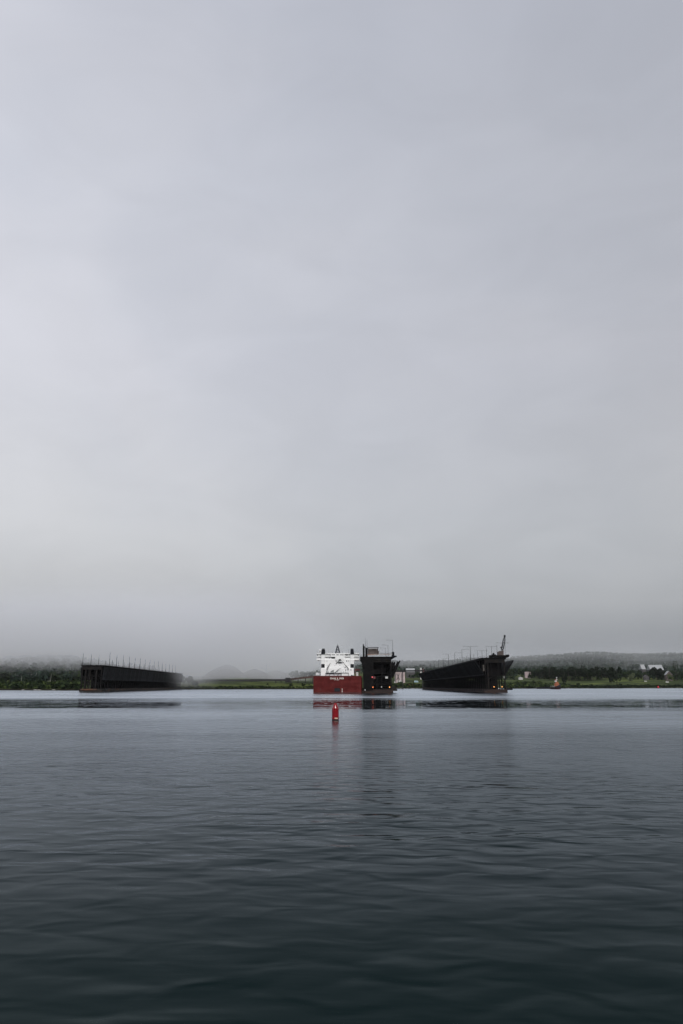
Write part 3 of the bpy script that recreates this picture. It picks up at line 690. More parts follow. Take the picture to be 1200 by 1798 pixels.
# ------------------------------------------------------------------ the red ship, seen from astern
def text_mesh(name, txt, size, matl, parent, x, y, z, wide=None):
    cu = bpy.data.curves.new(name, 'FONT'); cu.body = txt; cu.size = size; cu.extrude = .04; cu.align_x = 'CENTER'; cu.align_y = 'CENTER'; cu.offset = .03*size*.6
    o = bpy.data.objects.new(name, cu); col.objects.link(o); bpy.context.view_layer.update()
    me = bpy.data.meshes.new_from_object(o); bpy.data.objects.remove(o); bpy.data.curves.remove(cu)
    me.name = name; me.materials.clear(); me.materials.append(matl)
    o = bpy.data.objects.new(name, me); col.objects.link(o); o.parent = parent
    o.rotation_euler = (math.pi/2, 0, 0); o.location = (x, y, z)
    if wide:
        xs = [v.co.x for v in me.vertices]; k = wide/(max(xs)-min(xs))
        for v in me.vertices: v.co.x *= k
    return o
def ship():
    Y = 482
    e = empty('ore_ship', (xat(592.8, Y), Y, 0), heading(640), 'red-hulled white-housed bulk carrier moored stern-on beside the middle ore dock', 'ship')
    lc = Local(e)
    zt = lc(592, 1187.0, 0).z; B = lc(635.4, 1200, 0).x; L = 300
    # hull: stations of half-width; square transom with rounded bilges
    def sect(y, b, z1, z0=-2.5, rb=1.0):
        half = [(0, z0), (b*.72, z0), (b*.90, z0+.6), (b*.975, z0+1.8), (b-.08, z0+3.6), (b, z1*.55), (b, z1)]
        return [(-x, y, z) for x, z in half[::-1]] + [(x, y, z) for x, z in half[1:]]
    st = [sect(0, B-.25, zt+.12), sect(.5, B, zt+.1), sect(14, B, zt), sect(40, B, zt-.3), sect(240, B, zt-.2), sect(270, B*.9, zt+.6), sect(288, B*.55, zt+1.6), sect(L, 1.0, zt+2.4)]
    n = len(st[0]); b = MB()
    vs = [p for s_ in st for p in s_]
    fs = [(k*n+i, k*n+i+1, (k+1)*n+i+1, (k+1)*n+i) for k in range(len(st)-1) for i in range(n-1)]
    fs += [tuple(range(n)), tuple((len(st)-1)*n+i for i in range(n))]
    b.add(vs, fs); hull = b.build('hull', M['hull'], e, True)
    q = MB(); q.box(-B+.4, B-.4, .4, 285, zt-1.25, zt-1.1); q.build('main_deck', mat('deck_red', (.14,.03,.028), .7), e)
    q = MB(); q.box(-B+.15, B-.15, -.045, -.01, -1, .62); q.build('waterline_band', M['boot'], hull)
    q = MB(); lc.box(q, 550.6, 635.0, 1186.6, 1187.3, -.06, .35); q.build('bulwark_cap', M['boot'], hull)
    # stern port
    q = MB(); lc.box(q, 587.4, 597.4, 1208.2, 1214.4, -.03, .1); q.build('stern_port', M['glass'], hull, bevel=.02)
    q = MB(); lc.box(q, 587.0, 597.8, 1207.6, 1208.2, -.12, .2); lc.box(q, 587.6, 599, 1214.5, 1215.0, -.14, .2); lc.box(q, 587.0, 587.5, 1208.2, 1214.4, -.12, .2); lc.box(q,597.4,597.9,1208.2,1214.4,-.12,.2)
    q.build('port_frame', M['hull'], hull)
    q = MB()
    for k in range(6): yy = 1209+k*1.05; lc.box(q, 600.6, 601.7, yy, yy+.6, -.06, .05)
    lc.box(q, 600.2, 602.2, 1214.3, 1215.3, -.06, .05); q.build('draft_marks', M['letter'], hull)
    q = MB(); lc.box(q, 562.3, 563.4, 1208.5, 1212.5, -.05, .04); lc.box(q, 582, 586, 1198.6, 1199, -.05, .04); q.build('vent_slot', M['boot'], hull)
    p = lc(592.1, 1191.3, 0)
    text_mesh('name_lettering', 'EDGAR  B.  SPEER', 1.35, M['letter'], hull, p.x, -.05, p.z, wide=lc(604.2,1191,0).x-lc(580,1191,0).x)
    p = lc(592.0, 1193.8, 0); text_mesh('home_port_lettering', 'NEW YORK, N.Y.', .62, M['letter'], hull, p.x, -.05, p.z, wide=3.2)
    # scuffed streaks on the transom
    # ---- lower house
    q = MB(); lc.box(q, 563.6, 621.7, 1173.4, 1188.3, 7.0, 22); lo = q.build('lower_house', M['white'], e, bevel=.06)
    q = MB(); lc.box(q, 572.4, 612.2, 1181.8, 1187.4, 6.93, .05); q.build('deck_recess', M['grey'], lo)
    q = MB(); lc.box(q, 572.0, 612.5, 1181.3, 1181.9, 5.9, 1.2)
    for x in (572, 578.4, 586.8, 599.2, 611.8): lc.box(q, x, x+.5, 1181.8, 1187.5, 6.0, .25)
    q.build('canopy', M['black'], lo)
    q = MB()
    for x0, x1 in ((573.2,577.9),(578.9,583),(583.6,586.5)): lc.box(q, x0, x1, 1182.1, 1183.3, 6.85, .1)
    q.build('window_band', M['glass'], lo)
    q = MB(); lc.box(q, 600.1, 611.4, 1182.6, 1187.2, 6.2, .7); q.build('white_locker', M['white2'], lo)
    for x, y in ((607.5,1176.6),(616.6,1176.3),(603.3,1179.8),(607.5,1179.9),(599.3,1179.8)):
        q = MB(); r = .42 if y < 1178 else .28; lc.box(q, x-r*1.8, x+r*1.8, y-r*2, y+r*2, 6.9, .12); q.build('window', M['glass'], lo, bevel=.02)
    q = MB(); a, c = lc(588.2,1181.3,5.7), lc(596.2,1174.2,5.7)
    for dy in (0,.9): q.bar(a+Vector((0,dy,0)), c+Vector((0,dy,0)), .12, n=5); 
    q.bar(c, lc(599.5,1173.6,5.7), .10, n=5)
    a, c = lc(592,1187,5.0), lc(596.4,1182.3,5.0)
    for dy in (0,.8): q.bar(a+Vector((0,dy,0)), c+Vector((0,dy,0)), .13, n=5)
    q.build('stair', M['rail'], lo)
    q = MB()
    for x in (573.2, 575.0, 576.3, 581.5, 583.2, 585.0): lc.box(q, x, x+1.3, 1178.6+((x*7)%3)*.4, 1180.4, 5.6, .8)
    a, c = lc(574.2,1180,5.4), lc(575.5,1174.0,5.4); q.bar(a, c, .16, n=5)
    q.bar(lc(580.6,1180.2,5.4), lc(586.6,1176.6,5.4), .2, n=5); q.bar(lc(583,1177,5.4), lc(586.4,1180.4,5.4), .15, n=5)
    q.build('mooring_winch', M['black'], e)
    # ---- main house
    q = MB(); lc.box(q, 570.6, 615.8, 1158.0, 1173.6, 8.2, 19); lc.box(q, 564.0, 622.0, 1156.5, 1160.5, 8.4, 18); mh = q.build('main_house', M['white'], e, bevel=.05)
    for x, y, w_, h_ in ((574.4,1160.7,.5,.6),(590.6,1160.8,.8,.9),(602.8,1163.4,1.0,.8),(609.1,1160.6,.8,1.0),(612,1160.6,.5,.9),(575,1168.6,.4,.4),(588.4,1168.6,.4,.4),(597,1168.6,.4,.4),(611.6,1168.7,.4,.4),(606.6,1171.5,.6,.9),(604.6,1173.9,.7,.6)):
        q = MB(); lc.box(q, x-w_, x+w_, y-h_, y+h_, 8.1, .14); q.build('window', M['glass'], mh, bevel=.02)
    q = MB(); lc.box(q, 594.5, 600.5, 1162.4, 1164.3, 7.6, .6); lc.box(q, 595.5, 599, 1157.3, 1159, 7.3, 1.0); q.build('vent_box', M['black'], mh)
    q = MB(); a, c = lc(590.5,1164.6,7.4), lc(597.6,1158.0,7.4)
    for dy in (0,.8): q.bar(a+Vector((0,dy,0)), c+Vector((0,dy,0)), .22, n=5)
    q.bar(lc(597.6,1158.3,7.4), lc(603.5,1163.4,7.4), .10, n=5)
    q.build('stair', M['rail'], mh)
    # deck cranes folded either side
    for (x0,y0,x1,y1,xb,yb) in ((574.7,1173.4,579.7,1165.8,577.2,1171.5),(611.6,1173.3,605.2,1166.4,608.4,1171.4)):
        q = MB(); q.bar(lc(x0,y0,6.5), lc(x1,y1,6.5), .30, .2, 6); q.bar(lc(x1,y1,6.5), lc(x1+(.8 if x0 < 590 else -.8), y1-1.6, 6.5), .12, n=5)
        q.bar(lc(x0,y0,6.5), lc(x0,y0+3.4,6.5), .28, n=6); q.bar(lc(xb,yb+2,6.4), lc(xb+.8,yb-3,6.4), .08, n=4); q.build('service_crane', M['rail'], e)
    q = MB()
    for z in (1171.6, 1172.5, 1173.2): q.bar(lc(582,z,7.2), lc(605,z,7.2), .045, n=4)
    for k in range(13): x = 582+23*k/12; q.bar(lc(x,1171.5,7.2), lc(x,1173.6,7.2), .045, n=4)
    q.build('railing', M['grey'], mh)
    # ---- bridge deck with wings
    q = MB(); lc.box(q, 556.3, 631.0, 1155.4, 1159.4, 9.0, 14); lc.box(q, 570.5, 616, 1148.6, 1159, 11, 9); lc.box(q, 556.3, 631.0, 1150.8, 1153.0, 9.0, 14); lc.box(q, 556.3, 570.5, 1147.3, 1155.4, 11.0, 9); lc.box(q, 616, 631.0, 1147.3, 1155.4, 11.0, 9)
    lc.box(q, 556.0, 631.3, 1147.0, 1148.6, 9.0, 14)
    br = q.build('bridge_deck', M['white'], e, bevel=.04)
    q = MB()
    for x0, x1, y0, y1 in ((571.2,580.8,1149.0,1150.7),(606.2,614.8,1149.1,1150.6),(571.5,588.8,1153.9,1155.2),(606,614.6,1153.7,1155.2),(557,563.6,1153.3,1154.3),(622.4,630.4,1153.3,1154.3),(556.9,564,1149.2,1150.6),(622,630.8,1149.2,1150.6)): lc.box(q, x0, x1, y0, y1, 10.9, .08)
    q.build("shaded_recess", M["white"], br)
    q = MB()
    for x0,x1,y0,y1 in ((582.2,588.6,1154.0,1156.9),(573.0,575.4,1154.3,1155.6),(577.4,580.6,1154.2,1156),(607.2,611.0,1149.3,1150.8),(557.0,558.4,1149.2,1151.2),(562.2,563.3,1149.5,1150.8),(629.2,630.6,1149.0,1151.0),(590.7,592,1154.6,1157),(594,596,1154.8,1155.6)):
        lc.box(q, x0, x1, y0, y1, 8.85, .12)
    q.build('window_band', M['glass'], br)
    q = MB()
    for x0, x1 in ((556.4,563.9),(570.8,581),(605,615.6),(622.2,630.9)):
        for z in (1154.2, 1155.0): q.bar(lc(x0,z,8.8), lc(x1,z,8.8), .05, n=4)
        k = int((x1-x0)/1.5)
        for j in range(k+1): x = x0+(x1-x0)*j/k; q.bar(lc(x,1153.2,8.8), lc(x,1155.6,8.8), .04, n=4)
    for x0, x1 in ((556.4,581),(605,630.9)):
        q.bar(lc(x0,1145.0,9.3), lc(x1,1145.0,9.3), .05, n=4)
        k = 14
        for j in range(k+1): x = x0+(x1-x0)*j/k; q.bar(lc(x,1145,9.3), lc(x,1147,9.3), .05, n=4)
    q.build('railing', M['grey'], br)
    # wheelhouse
    q = MB(); lc.box(q, 581.2, 605.0, 1147.0, 1153.4, 8.0, 11); lc.box(q, 589, 605.4, 1153.2, 1159, 8.0, 3); wh = q.build('wheelhouse', M['white'], e, bevel=.05)
    for g0, g1, n_ in ((582.9,589.0,4),(591.3,595.4,3),(597.1,604.0,5)):
        for k in range(n_):
            x0 = g0+(g1-g0)*k/n_; q = MB(); lc.box(q, x0, x0+(g1-g0)/n_*.70, 1148.9, 1150.5, 7.93, .1); q.build('window', M['glass'], wh)
    # casings and funnels
    for x0, x1 in ((564.2,570.6),(615.6,622.0)):
        q = MB(); lc.box(q, x0, x1, 1148.4, 1173.7, 7.3, 9); lc.box(q, x0-.8, x1+.8, 1158.6, 1160.0, 7.1, 4); cs = q.build('funnel_casing', M['white'], e, bevel=.05)
        q = MB(); lc.box(q, x0+.3 if x0 < 590 else x0+.3, x1-.2, 1166.0, 1172.6, 7.2, .15); q.build('vent_opening', M['black'], cs)
        q = MB(); lc.box(q, x0+1.4, x1-3.2, 1167, 1172.2, 7.12, .1); q.build('vent_louvre', M['rail'], cs)
        c0 = 1 if x0 < 590 else -1; b = MB()
        bl, brr = lc(x0-.1,1148.6,6), lc(x1+.2,1148.6,6); tl, tr = lc(x0+(1.0 if c0>0 else .1),1139.8,6), lc(x1-(.2 if c0>0 else 1.0),1139.8,6)
        b.add([(bl.x,6.6,bl.z),(brr.x,6.6,bl.z),(brr.x,12.6,bl.z),(bl.x,12.6,bl.z),(tl.x,7,tl.z),(tr.x,7,tl.z),(tr.x,12,tl.z),(tl.x,12,tl.z)],
              [(0,3,2,1),(4,5,6,7),(0,1,5,4),(1,2,6,5),(2,3,7,6),(3,0,4,7)])
        f = b.build('funnel', M['black'], e, bevel=.25)
        q = MB()
        for k in range(3): x = tl.x+.4+k*(tr.x-tl.x-.8)/2; q.bar((x,9.5,tl.z-.2),(x,9.5,tl.z+.55),.26,n=8)
        q.build('exhaust_pipe', M['rail'], f)
    # radar dome, mast
    p = lc(562.6,1142.6,10); q = MB(); q.lathe([(.3,-1.6),(.3,-.8),(.75,-.6),(.95,0),(.8,.6),(.4,.9)],16,(p.x,p.y,p.z)); q.build('radar_dome', M['white2'], e, True)
    q = MB(); top = lc(593.1,1133.5,12); b0 = lc(589.4,1147,12); b1 = lc(597.2,1147,12)
    for dy in (-1.2,1.2):
        q.bar((b0.x,12+dy,b0.z),(top.x-.25,12+dy*.3,top.z),.30,.2,6); q.bar((b1.x,12+dy,b1.z),(top.x+.25,12+dy*.3,top.z),.30,.2,6)
        for k in range(5):
            t0, t1 = k/5, (k+1)/5
            q.bar((b0.x+(top.x-b0.x)*t0,12+dy*(1-.7*t0),b0.z+(top.z-b0.z)*t0),(b1.x+(top.x-b1.x)*t1,12+dy*(1-.7*t1),b0.z+(top.z-b0.z)*t1),.12,n=4)
            q.bar((b1.x+(top.x-b1.x)*t0,12+dy*(1-.7*t0),b0.z+(top.z-b0.z)*t0),(b0.x+(top.x-b0.x)*t1,12+dy*(1-.7*t1),b0.z+(top.z-b0.z)*t1),.12,n=4)
    q.box(top.x-.9,top.x+.9,11.4,12.6,b0.z+2.4,b0.z+2.7); q.bar((top.x,12,top.z),(top.x,12,top.z+1.5),.12,.05,6)
    ms_ = q.build('mast', M['navy'], e)
    q = MB(); a = lc(589.6,1133.4,12); c = lc(597.6,1133.6,12); q.box(a.x,c.x,11.8,12.1,a.z-.15,a.z+.15); q.build('radar_scanner', M['grey'], ms_)
    q = MB(); a = lc(590.5,1136,12); c = lc(596,1136,12); q.bar((a.x,12,a.z),(c.x,12,c.z),.08,n=4)
    for x, yt in ((560.6,1143.5),(557.4,1143.8),(577.8,1142.8),(584.0,1143.2),(601.5,1142.8),(612.6,1139.5),(623.6,1143.4),(629.4,1143.6)): q.bar(lc(x,1147,9.6), lc(x,yt,9.6), .07, n=4)
    q.build('aerial', M['rail'], ms_)
    # deck gear either side of the house
    q = MB(); lc.box(q, 554.4, 563.0, 1181.2, 1186.0, 14, 5); q.build('deck_locker', M['grey'], e, bevel=.3)
    p = lc(627.6,1186.8,12); q = MB(); q.lathe([(.1,0),(.9,.1),(.9,2.0),(.6,2.4),(.1,2.5)],16,(p.x,p.y,p.z)); q.build('vent_drum', M['white2'], e, True)
    q = MB(); lc.box(q, 623.4, 632.6, 1174.2, 1177.4, 16, 3); lc.box(q, 623.6,624.2,1177,1188,16,.4); lc.box(q,632,632.6,1177,1188,16,.4); q.build('lifeboat_frame', M['red_wall'], e)
    q = MB(); lc.box(q, 616.8, 619.6, 1185.0, 1187.2, 4, .8); lc.box(q, 620.4, 621.4, 1185.8, 1187.2, 4, .6); q.build('mooring_bollard', M['black'], e)
    q = MB()
    for z in (1184.6, 1185.7): q.bar(lc(551,z,1.2), lc(563,z,1.2), .04, n=4)
    for k in range(9): x = 551+12*k/8; q.bar(lc(x,1184.5,1.2), lc(x,1187,1.2), .04, n=4)
    q.build('stern_railing', M['grey'], e)
ship()

# ------------------------------------------------------------------ buoys
def nun_buoy():
    Yb = YW(1264.8); e = empty('channel_buoy', (xat(589.3,Yb),Yb,0), 0, 'shiny red cone-topped channel buoy floating in front of the red ship', 'buoy')
    k = Yb*.971/F; r = 6.0*k; zc = zat(1244.2,Yb); zt = zat(1234.2,Yb)
    b = MB(); b.lathe([(r*.9,-1.6),(r*.985,-.5),(r,.08),(r,zc-.12),(r*1.035,zc-.10),(r*1.035,zc-.02),(r*.985,zc),(r*.94,zc+.06),(r*.83,zc+.22),(r*.62,(zc+zt)/2+.06),(r*.36,zt-.06),(r*.26,zt),(r*.05,zt+.01)],48); b.build('body', M['buoy'], e, True)
    b = MB(); b.lathe([(r*1.006,-.25),(r*1.012,.0),(r*1.012,.10),(r*1.006,.17)],48); b.build('waterline_growth', M['buoy_dark'], e, True)
    b = MB()                                      # lifting ring on the tip
    for i in range(12):
        a0, a1 = math.pi*2*i/12, math.pi*2*(i+1)/12; c = zt+.09
        b.bar((.085*math.cos(a0),0,c+.085*math.sin(a0)),(.085*math.cos(a1),0,c+.085*math.sin(a1)),.02,n=6)
    b.build('lifting_ring', M['buoy_dark'], e, True)
    b = MB(); n = 8; vs = []
    for i in range(n+1):
        a = math.radians(-104+58*i/n)
        for z in (.20+.06*(1-i/n), .36): vs.append((r*1.02*math.cos(a), r*1.02*math.sin(a), z))
    b.add(vs, [(2*i,2*i+2,2*i+3,2*i+1) for i in range(n)]); b.build('reflective_patch', M['cream'], e)
nun_buoy()
Yf = 1550; e = empty('channel_buoy', (xat(1156,Yf),Yf,0), 0, 'small red buoy near the right shore under the long white roof', 'buoy')
b = MB(); b.lathe([(1.5,-.5),(1.6,1.2),(1.5,3.6),(1.1,4.6),(.4,5.2)],20); b.build('body', M['red_far'], e, True)
b = MB(); b.lathe([(2.0,-.6),(2.0,.6),(1.6,1.0)],20); b.build('float_ring', M['buoy_dark'], e, True)

# ------------------------------------------------------------------ tug
def tug():
    Y = YW(1210.2); k = Y*.971/F
    e = empty('tugboat', (xat(975.3,Y),Y,0), 0, 'little tug with a dark hull and bright orange deckhouse near the right shore', 'tugboat')
    lc = Local(e)
    # hull along x: low stern on the left, high bow on the right
    prof = [(966.5,1206.6,2.0),(969,1206.6,3.0),(973,1206.2,3.5),(977,1204.6,3.6),(981,1202.6,3.0),(983.6,1201.8,1.6),(984.8,1201.5,.4)]
    vs = []
    for x, yt, hw in prof:
        p = lc(x, yt, 0)
        for y_, z_ in ((-hw,p.z),(-hw*.8,.6),(-hw*.5,-1.2),(hw*.5,-1.2),(hw*.8,.6),(hw,p.z)): vs.append((p.x-(0 if x<983 else .6*(1-z_/max(p.z,1))), y_, z_))
    n = 6; fs = [(a*n+i,a*n+(i+1)%n,(a+1)*n+(i+1)%n,(a+1)*n+i) for a in range(len(prof)-1) for i in range(n)]+[tuple(range(n)),tuple((len(prof)-1)*n+i for i in range(n))]
    b = MB(); b.add(vs, fs); h_ = b.build('hull', M['tug_hull'], e, True)
    q = MB(); lc.box(q, 974.8, 982.0, 1200.0, 1205.0, -2.2, 4.4); lc.box(q, 976.6, 980.8, 1197.2, 1200.0, -1.7, 3.4); dh = q.build('deckhouse', M['tug_orange'], e, bevel=.2)
    q = MB()
    for x in (976, 978.2, 980.4): lc.box(q, x-.4, x+.4, 1201.6, 1202.6, -2.25, .1)
    q.build('window', M['glass'], dh)
    q = MB(); lc.box(q, 975.0, 977.8, 1195.0, 1197.2, -1.2, 2.4); wh = q.build('wheelhouse', M['white2'], e, bevel=.1)
    q = MB(); lc.box(q, 975.3, 977.5, 1195.6, 1196.4, -1.25, .1); q.build('window', M['glass'], wh)
    q = MB(); lc.box(q, 975.3, 977.0, 1192.5, 1195, -.6, 1.2); q.build('funnel', M['red_wall'], e, bevel=.1)
    q = MB(); a = lc(977.8,1197.2,0); q.bar(a, lc(977.8,1189.6,0), .22,.12,8); lc.box(q, 976.2,979.4,1193.0,1193.6,-.2,.4); ms_ = q.build('mast', M['white2'], e)
    q = MB(); p = lc(977.8,1190,0); q.lathe([(.2,-.9),(.75,-.6),(.8,.5),(.3,1.0)],12,(p.x,p.y,p.z)); q.build('radar_dome', M['white2'], ms_, True)
    q = MB(); [q.bar(lc(x,1206.3,-2.6), lc(x,1204.4,-2.6), .1, n=4) for x in (968,970.5,973)]; q.bar(lc(967.5,1204.5,-2.6), lc(974.8,1204.5,-2.6), .1, n=4); q.build('railing', M['white2'], e)
tug()
Yp = YW(1209.6); q = MB(); x0, x1 = xat(944.5,Yp), xat(968,Yp)
q.box(x0,x1,-2.5,2.5,-1,3.0)
for k in range(7): x = x0+1+(x1-x0-2)*k/6; q.bar((x,-2.7,-1),(x,-2.7,3.7),.35,n=8)
o = q.build('pier', M['black']); o.location = (0,Yp+6,0); tag(o, 'low dark pier lying left of the tug', 'pier')

# ------------------------------------------------------------------ houses, cars, galleries on the land
def building(name, px0, px1, pt, pb, Y, depth, wallm, roofm, label, roof='flat', cat='building', wins=0, rz=0):
    x0, x1 = xat(px0,Y), xat(px1,Y); w_ = (x1-x0)/2; zb, zt = zat(pb,Y), zat(pt,Y)
    g = min(ground_at((x0+x1)/2, Y), zb)
    e = empty(name, ((x0+x1)/2, Y, g), rz, label, cat); H_ = zt-g
    hw_ = H_ if roof == 'flat' else H_*.62
    q = MB(); q.box(-w_, w_, 0, depth, -1, hw_)
    if roof == 'gable': q.prism([(-w_,hw_),(w_,hw_),(0,H_)], .02, depth-.02)
    wl = q.build('wall', wallm, e)
    q = MB()
    if roof == 'flat': q.box(-w_-.3, w_+.3, -.3, depth+.3, hw_, hw_+.5)
    elif roof == 'long': q.add([(-w_-.5,-.5,hw_),(w_+.5,-.5,hw_),(w_+.5,depth*.5,H_),(-w_-.5,depth*.5,H_),(w_+.5,depth+.5,hw_),(-w_-.5,depth+.5,hw_)], [(0,1,2,3),(3,2,4,5),(0,3,5),(1,4,2),(0,5,4,1)])
    else: q.prism([(-w_-.5,hw_-.2),(0,H_),(w_+.5,hw_-.2),(w_+.5,hw_+.1),(0,H_+.35),(-w_-.5,hw_+.1)], -.5, depth+.5)
    q.build('roof', roofm, e)
    for k in range(wins):
        x = -w_+(k+.5)*2*w_/wins; q = MB(); q.box(x-.7, x+.7, -.06, .04, hw_*.42, hw_*.72); q.build('window', M['glass'], e)
    return e
e = building('warehouse', 695.0, 711.8, 1180.2, 1194.6, 1480, 22, M['pink_wall'], M['roof_dark'], 'pinkish flat-roofed block just right of the middle ore dock', wins=0)
wz = zat(1180.2,1480)-e.location.z; hw_ = (xat(711.8,1480)-xat(695,1480))/2
q = MB()
for a, c in (((-hw_*.75,wz*.9),(-hw_*.1,wz*.35)),((-hw_*.1,wz*.9),(-hw_*.75,wz*.35))): q.bar((a[0],-1.2,a[1]),(c[0],-1.2,c[1]),.45,n=5)
for x in (-hw_*.95,-hw_*.42,hw_*.28): q.box(x-.4,x+.4,-1.5,-.8,0,wz*.92)
q.build('outside_bracing', M['roof_dark'], e)
q = MB(); q.box(-hw_*.7,hw_*.35,-.6,-.05,wz*.16,wz*.30); q.box(-hw_*1.3,-hw_*1.0,-.4,1,wz*.0,wz*.2); q.build('loading_apron', M['bright_wall'], e)
building('hall', 714.5, 729.5, 1173.4, 1176.8, 1950, 20, M['roof_dark'], M['roof_white'], 'low hall with a pale roof on the slope between the two right ore docks', 'long')
building('house', 739.0, 741.6, 1172.8, 1178.2, 1700, 8, M['bright_wall'], M['roof_white'], 'narrow white house at the landward end of the crane dock', 'flat')
building('shed', 742.0, 746.5, 1173.6, 1178.2, 1720, 8, M['red_wall'], M['roof_dark'], 'dull red shed beside the narrow white house', 'gable')
building('tower_house', 924.0, 933.5, 1179.6, 1189.5, 2025, 10, M['pink_wall'], M['roof_dark'], 'tall pink building peeping out of the trees right of the crane dock')
building('house', 912.5, 919.5, 1188.6, 1192.6, 1900, 9, M['bright_wall'], M['roof_white'], 'small white house among shrubs below the pink building', 'gable', wins=2)
building('hall', 1146.0, 1168.5, 1167.2, 1170.6, 2270, 40, M['roof_dark'], M['roof_white'], 'big hall with a long pale roof above the trees on the right shore', 'long', rz=-.12)
building('hall', 1130.5, 1137.0, 1166.6, 1168.6, 2280, 20, M['roof_dark'], M['roof_white'], 'small piece of pale roof just left of the long white roof', 'long')
building('house', 1172.0, 1183.0, 1178.4, 1184.5, 1990, 12, M['house_brown'], M['roof_white'], 'house with a pale gable roof near the right edge', 'gable', wins=3)
building('house', 1133.2, 1141.5, 1185.0, 1192.5, 1990, 10, M['roof_dark'], M['roof_dark'], 'dark-roofed house on the lawn behind a white car', 'gable', wins=2)
def car(name, px, pb, Y, ln, ht, body, label, cat='car'):
    X = xat(px,Y); z = max(ground_at(X,Y), zat(pb,Y)-.0)
    e = empty(name, (X,Y,ground_at(X,Y)), 0, label, cat); l = ln/2
    q = MB(); q.prism([(-l,.45),(l,.45),(l,ht*.55),(l*.72,ht*.62),(l*.42,ht),(-l*.8,ht),(-l,ht*.6)], -1, 1); q.build('body', body, e, bevel=.1)
    for x in (-l*.62,l*.62):
        for y in (-1.02,.82): q = MB(); q.bar((x,y,.4),(x,y+.2,.4),.4,n=14); q.build('wheel', M['tyre'], e)
    q = MB(); q.box(-l*.65,l*.36,-1.03,-1.0,ht*.62,ht*.9); q.build('side_window', M['glass'], e)
car('parked_van', 714.6, 1204, 1400, 5.6, 2.9, M['car_white'], 'white van on the bank below the pinkish block')
car('parked_van', 731.6, 1194, 1560, 8.5, 4.4, M['blue_car'], 'pale blue box van on the green slope between the two right ore docks', 'van')
car('parked_car', 1134.8, 1191, 1900, 6.0, 2.9, M['car_white'], 'white car parked in front of the dark-roofed house')
car('parked_van', 1172.8, 1193, 1880, 8.0, 3.8, M['car_white'], 'white van parked by the light green tree near the right edge', 'van')
car('parked_car', 904, 1191, 1600, 5.5, 3.0, M['car_white'], 'white car on the grass just right of the crane dock')
X = xat(721.4,1400); q = MB(); q.box(-4,4,0,3,0,2.2); q.prism([(-4,2.2),(4,2.2),(3.2,3.6),(-2.6,3.2)],.2,2.8); o = q.build('rusty_skip', M['orange_rust']); o.location = (X,1400,ground_at(X,1400)); tag(o,'rust-orange skip on the bank beside the white van','skip')
# conveyor galleries behind the ship and between docks
def gallery(pts, thick, wd, m, label, name='conveyor_gallery'):
    """pts: (px, py, Y) of its underside"""
    P_ = [P(*p) for p in pts]; e = empty(name, P_[0], 0, label, 'conveyor'); o0 = P_[0]; q = MB()
    for a, b_ in zip(P_, P_[1:]):
        a = a-o0; b_ = b_-o0; k = len(q.v)
        q.add([(a.x,a.y,a.z),(b_.x,b_.y,b_.z),(b_.x,b_.y+wd,b_.z),(a.x,a.y+wd,a.z),(a.x,a.y,a.z+thick),(b_.x,b_.y,b_.z+thick),(b_.x,b_.y+wd,b_.z+thick),(a.x,a.y+wd,a.z+thick)],
              [(0,3,2,1),(4,5,6,7),(0,1,5,4),(1,2,6,5),(2,3,7,6),(3,0,4,7)])
    q.build('gallery', m, e)
    for a, b_ in zip(P_, P_[1:]):
        n_ = max(2, int((b_-a).length/28))
        for k in range(n_):
            p = a+(b_-a)*(k+.5)/n_; g = ground_at(p.x, p.y)
            if p.z > g+.5:
                q = MB(); q.box(p.x-o0.x-.5,p.x-o0.x+.5,p.y-o0.y+.2,p.y-o0.y+wd-.2,g-o0.z-1,p.z-o0.z); q.build('trestle_leg', M['conveyor_dark'], e)
    return e
gallery([(356,1197,1190),(420,1196.4,1190),(506,1195.6,1190)], 3.0, 5, M['conveyor_dark'], 'long dark conveyor gallery low across the green bank, left of the red ship')
gallery([(505,1195.2,1200),(530,1192.2,1200),(556,1189.3,1200)], 3.2, 5, M['conveyor'], 'rust-coloured gallery rising to the right behind the red ship')
X = xat(505.5,1185); q = MB(); q.box(-4.5,4.5,0,8,0,1); q.box(-3.8,3.8,.5,7.5,1,6.0); q.prism([(-4.4,6.0),(4.4,6.0),(3.6,7.0),(-3.6,7.0)],0,8); o = q.build('transfer_hut', M['conveyor_dark']); o.location = (X,1183,zat(1196.8,1183)-1); tag(o,'small dark hut where the dark and the rusty galleries meet','hut')
gallery([(330,1198,1120),(358,1197,1180)], 2.4, 4, M['conveyor_dark'], 'short dark gallery from the landward end of the leftmost dock')
gallery([(690,1179.4,1180),(760,1178.8,1180)], 2.2, 5, M['conveyor_dark'], 'dark trestle bridge crossing above the pinkish block between the two right docks', 'trestle_bridge')
def ore_pile(px, w_px, ptop, pbase, Y, label, sk=0):
    X = xat(px,Y); R = w_px/2*Y*CP/F; g = ground_at(X,Y)-2; H_ = zat(ptop,Y)-g
    b = MB(); n = 48; rings = 14; vs = []
    for j in range(rings+1):
        t = j/rings
        for i in range(n):
            a = 2*math.pi*i/n; rr = R*(1-t**1.1)*(1+.06*math.sin(3*a+1)+.04*math.sin(7*a)); z = H_*(1-(1-t)**1.5)
            vs.append((rr*math.cos(a)+sk*t*R, rr*math.sin(a)*.6, z))
    b.add(vs, [(j*n+i,j*n+(i+1)%n,(j+1)*n+(i+1)%n,(j+1)*n+i) for j in range(rings) for i in range(n)])
    o = b.build('ore_pile', M['ore'], None, True); o.location = (X,Y,g); tag(o, label, 'ore pile', 'ore piles in the fog')
ore_pile(390, 84, 1166.5, 1188, 1420, 'tall purplish ore pile fading in the fog behind the green bank', .22)
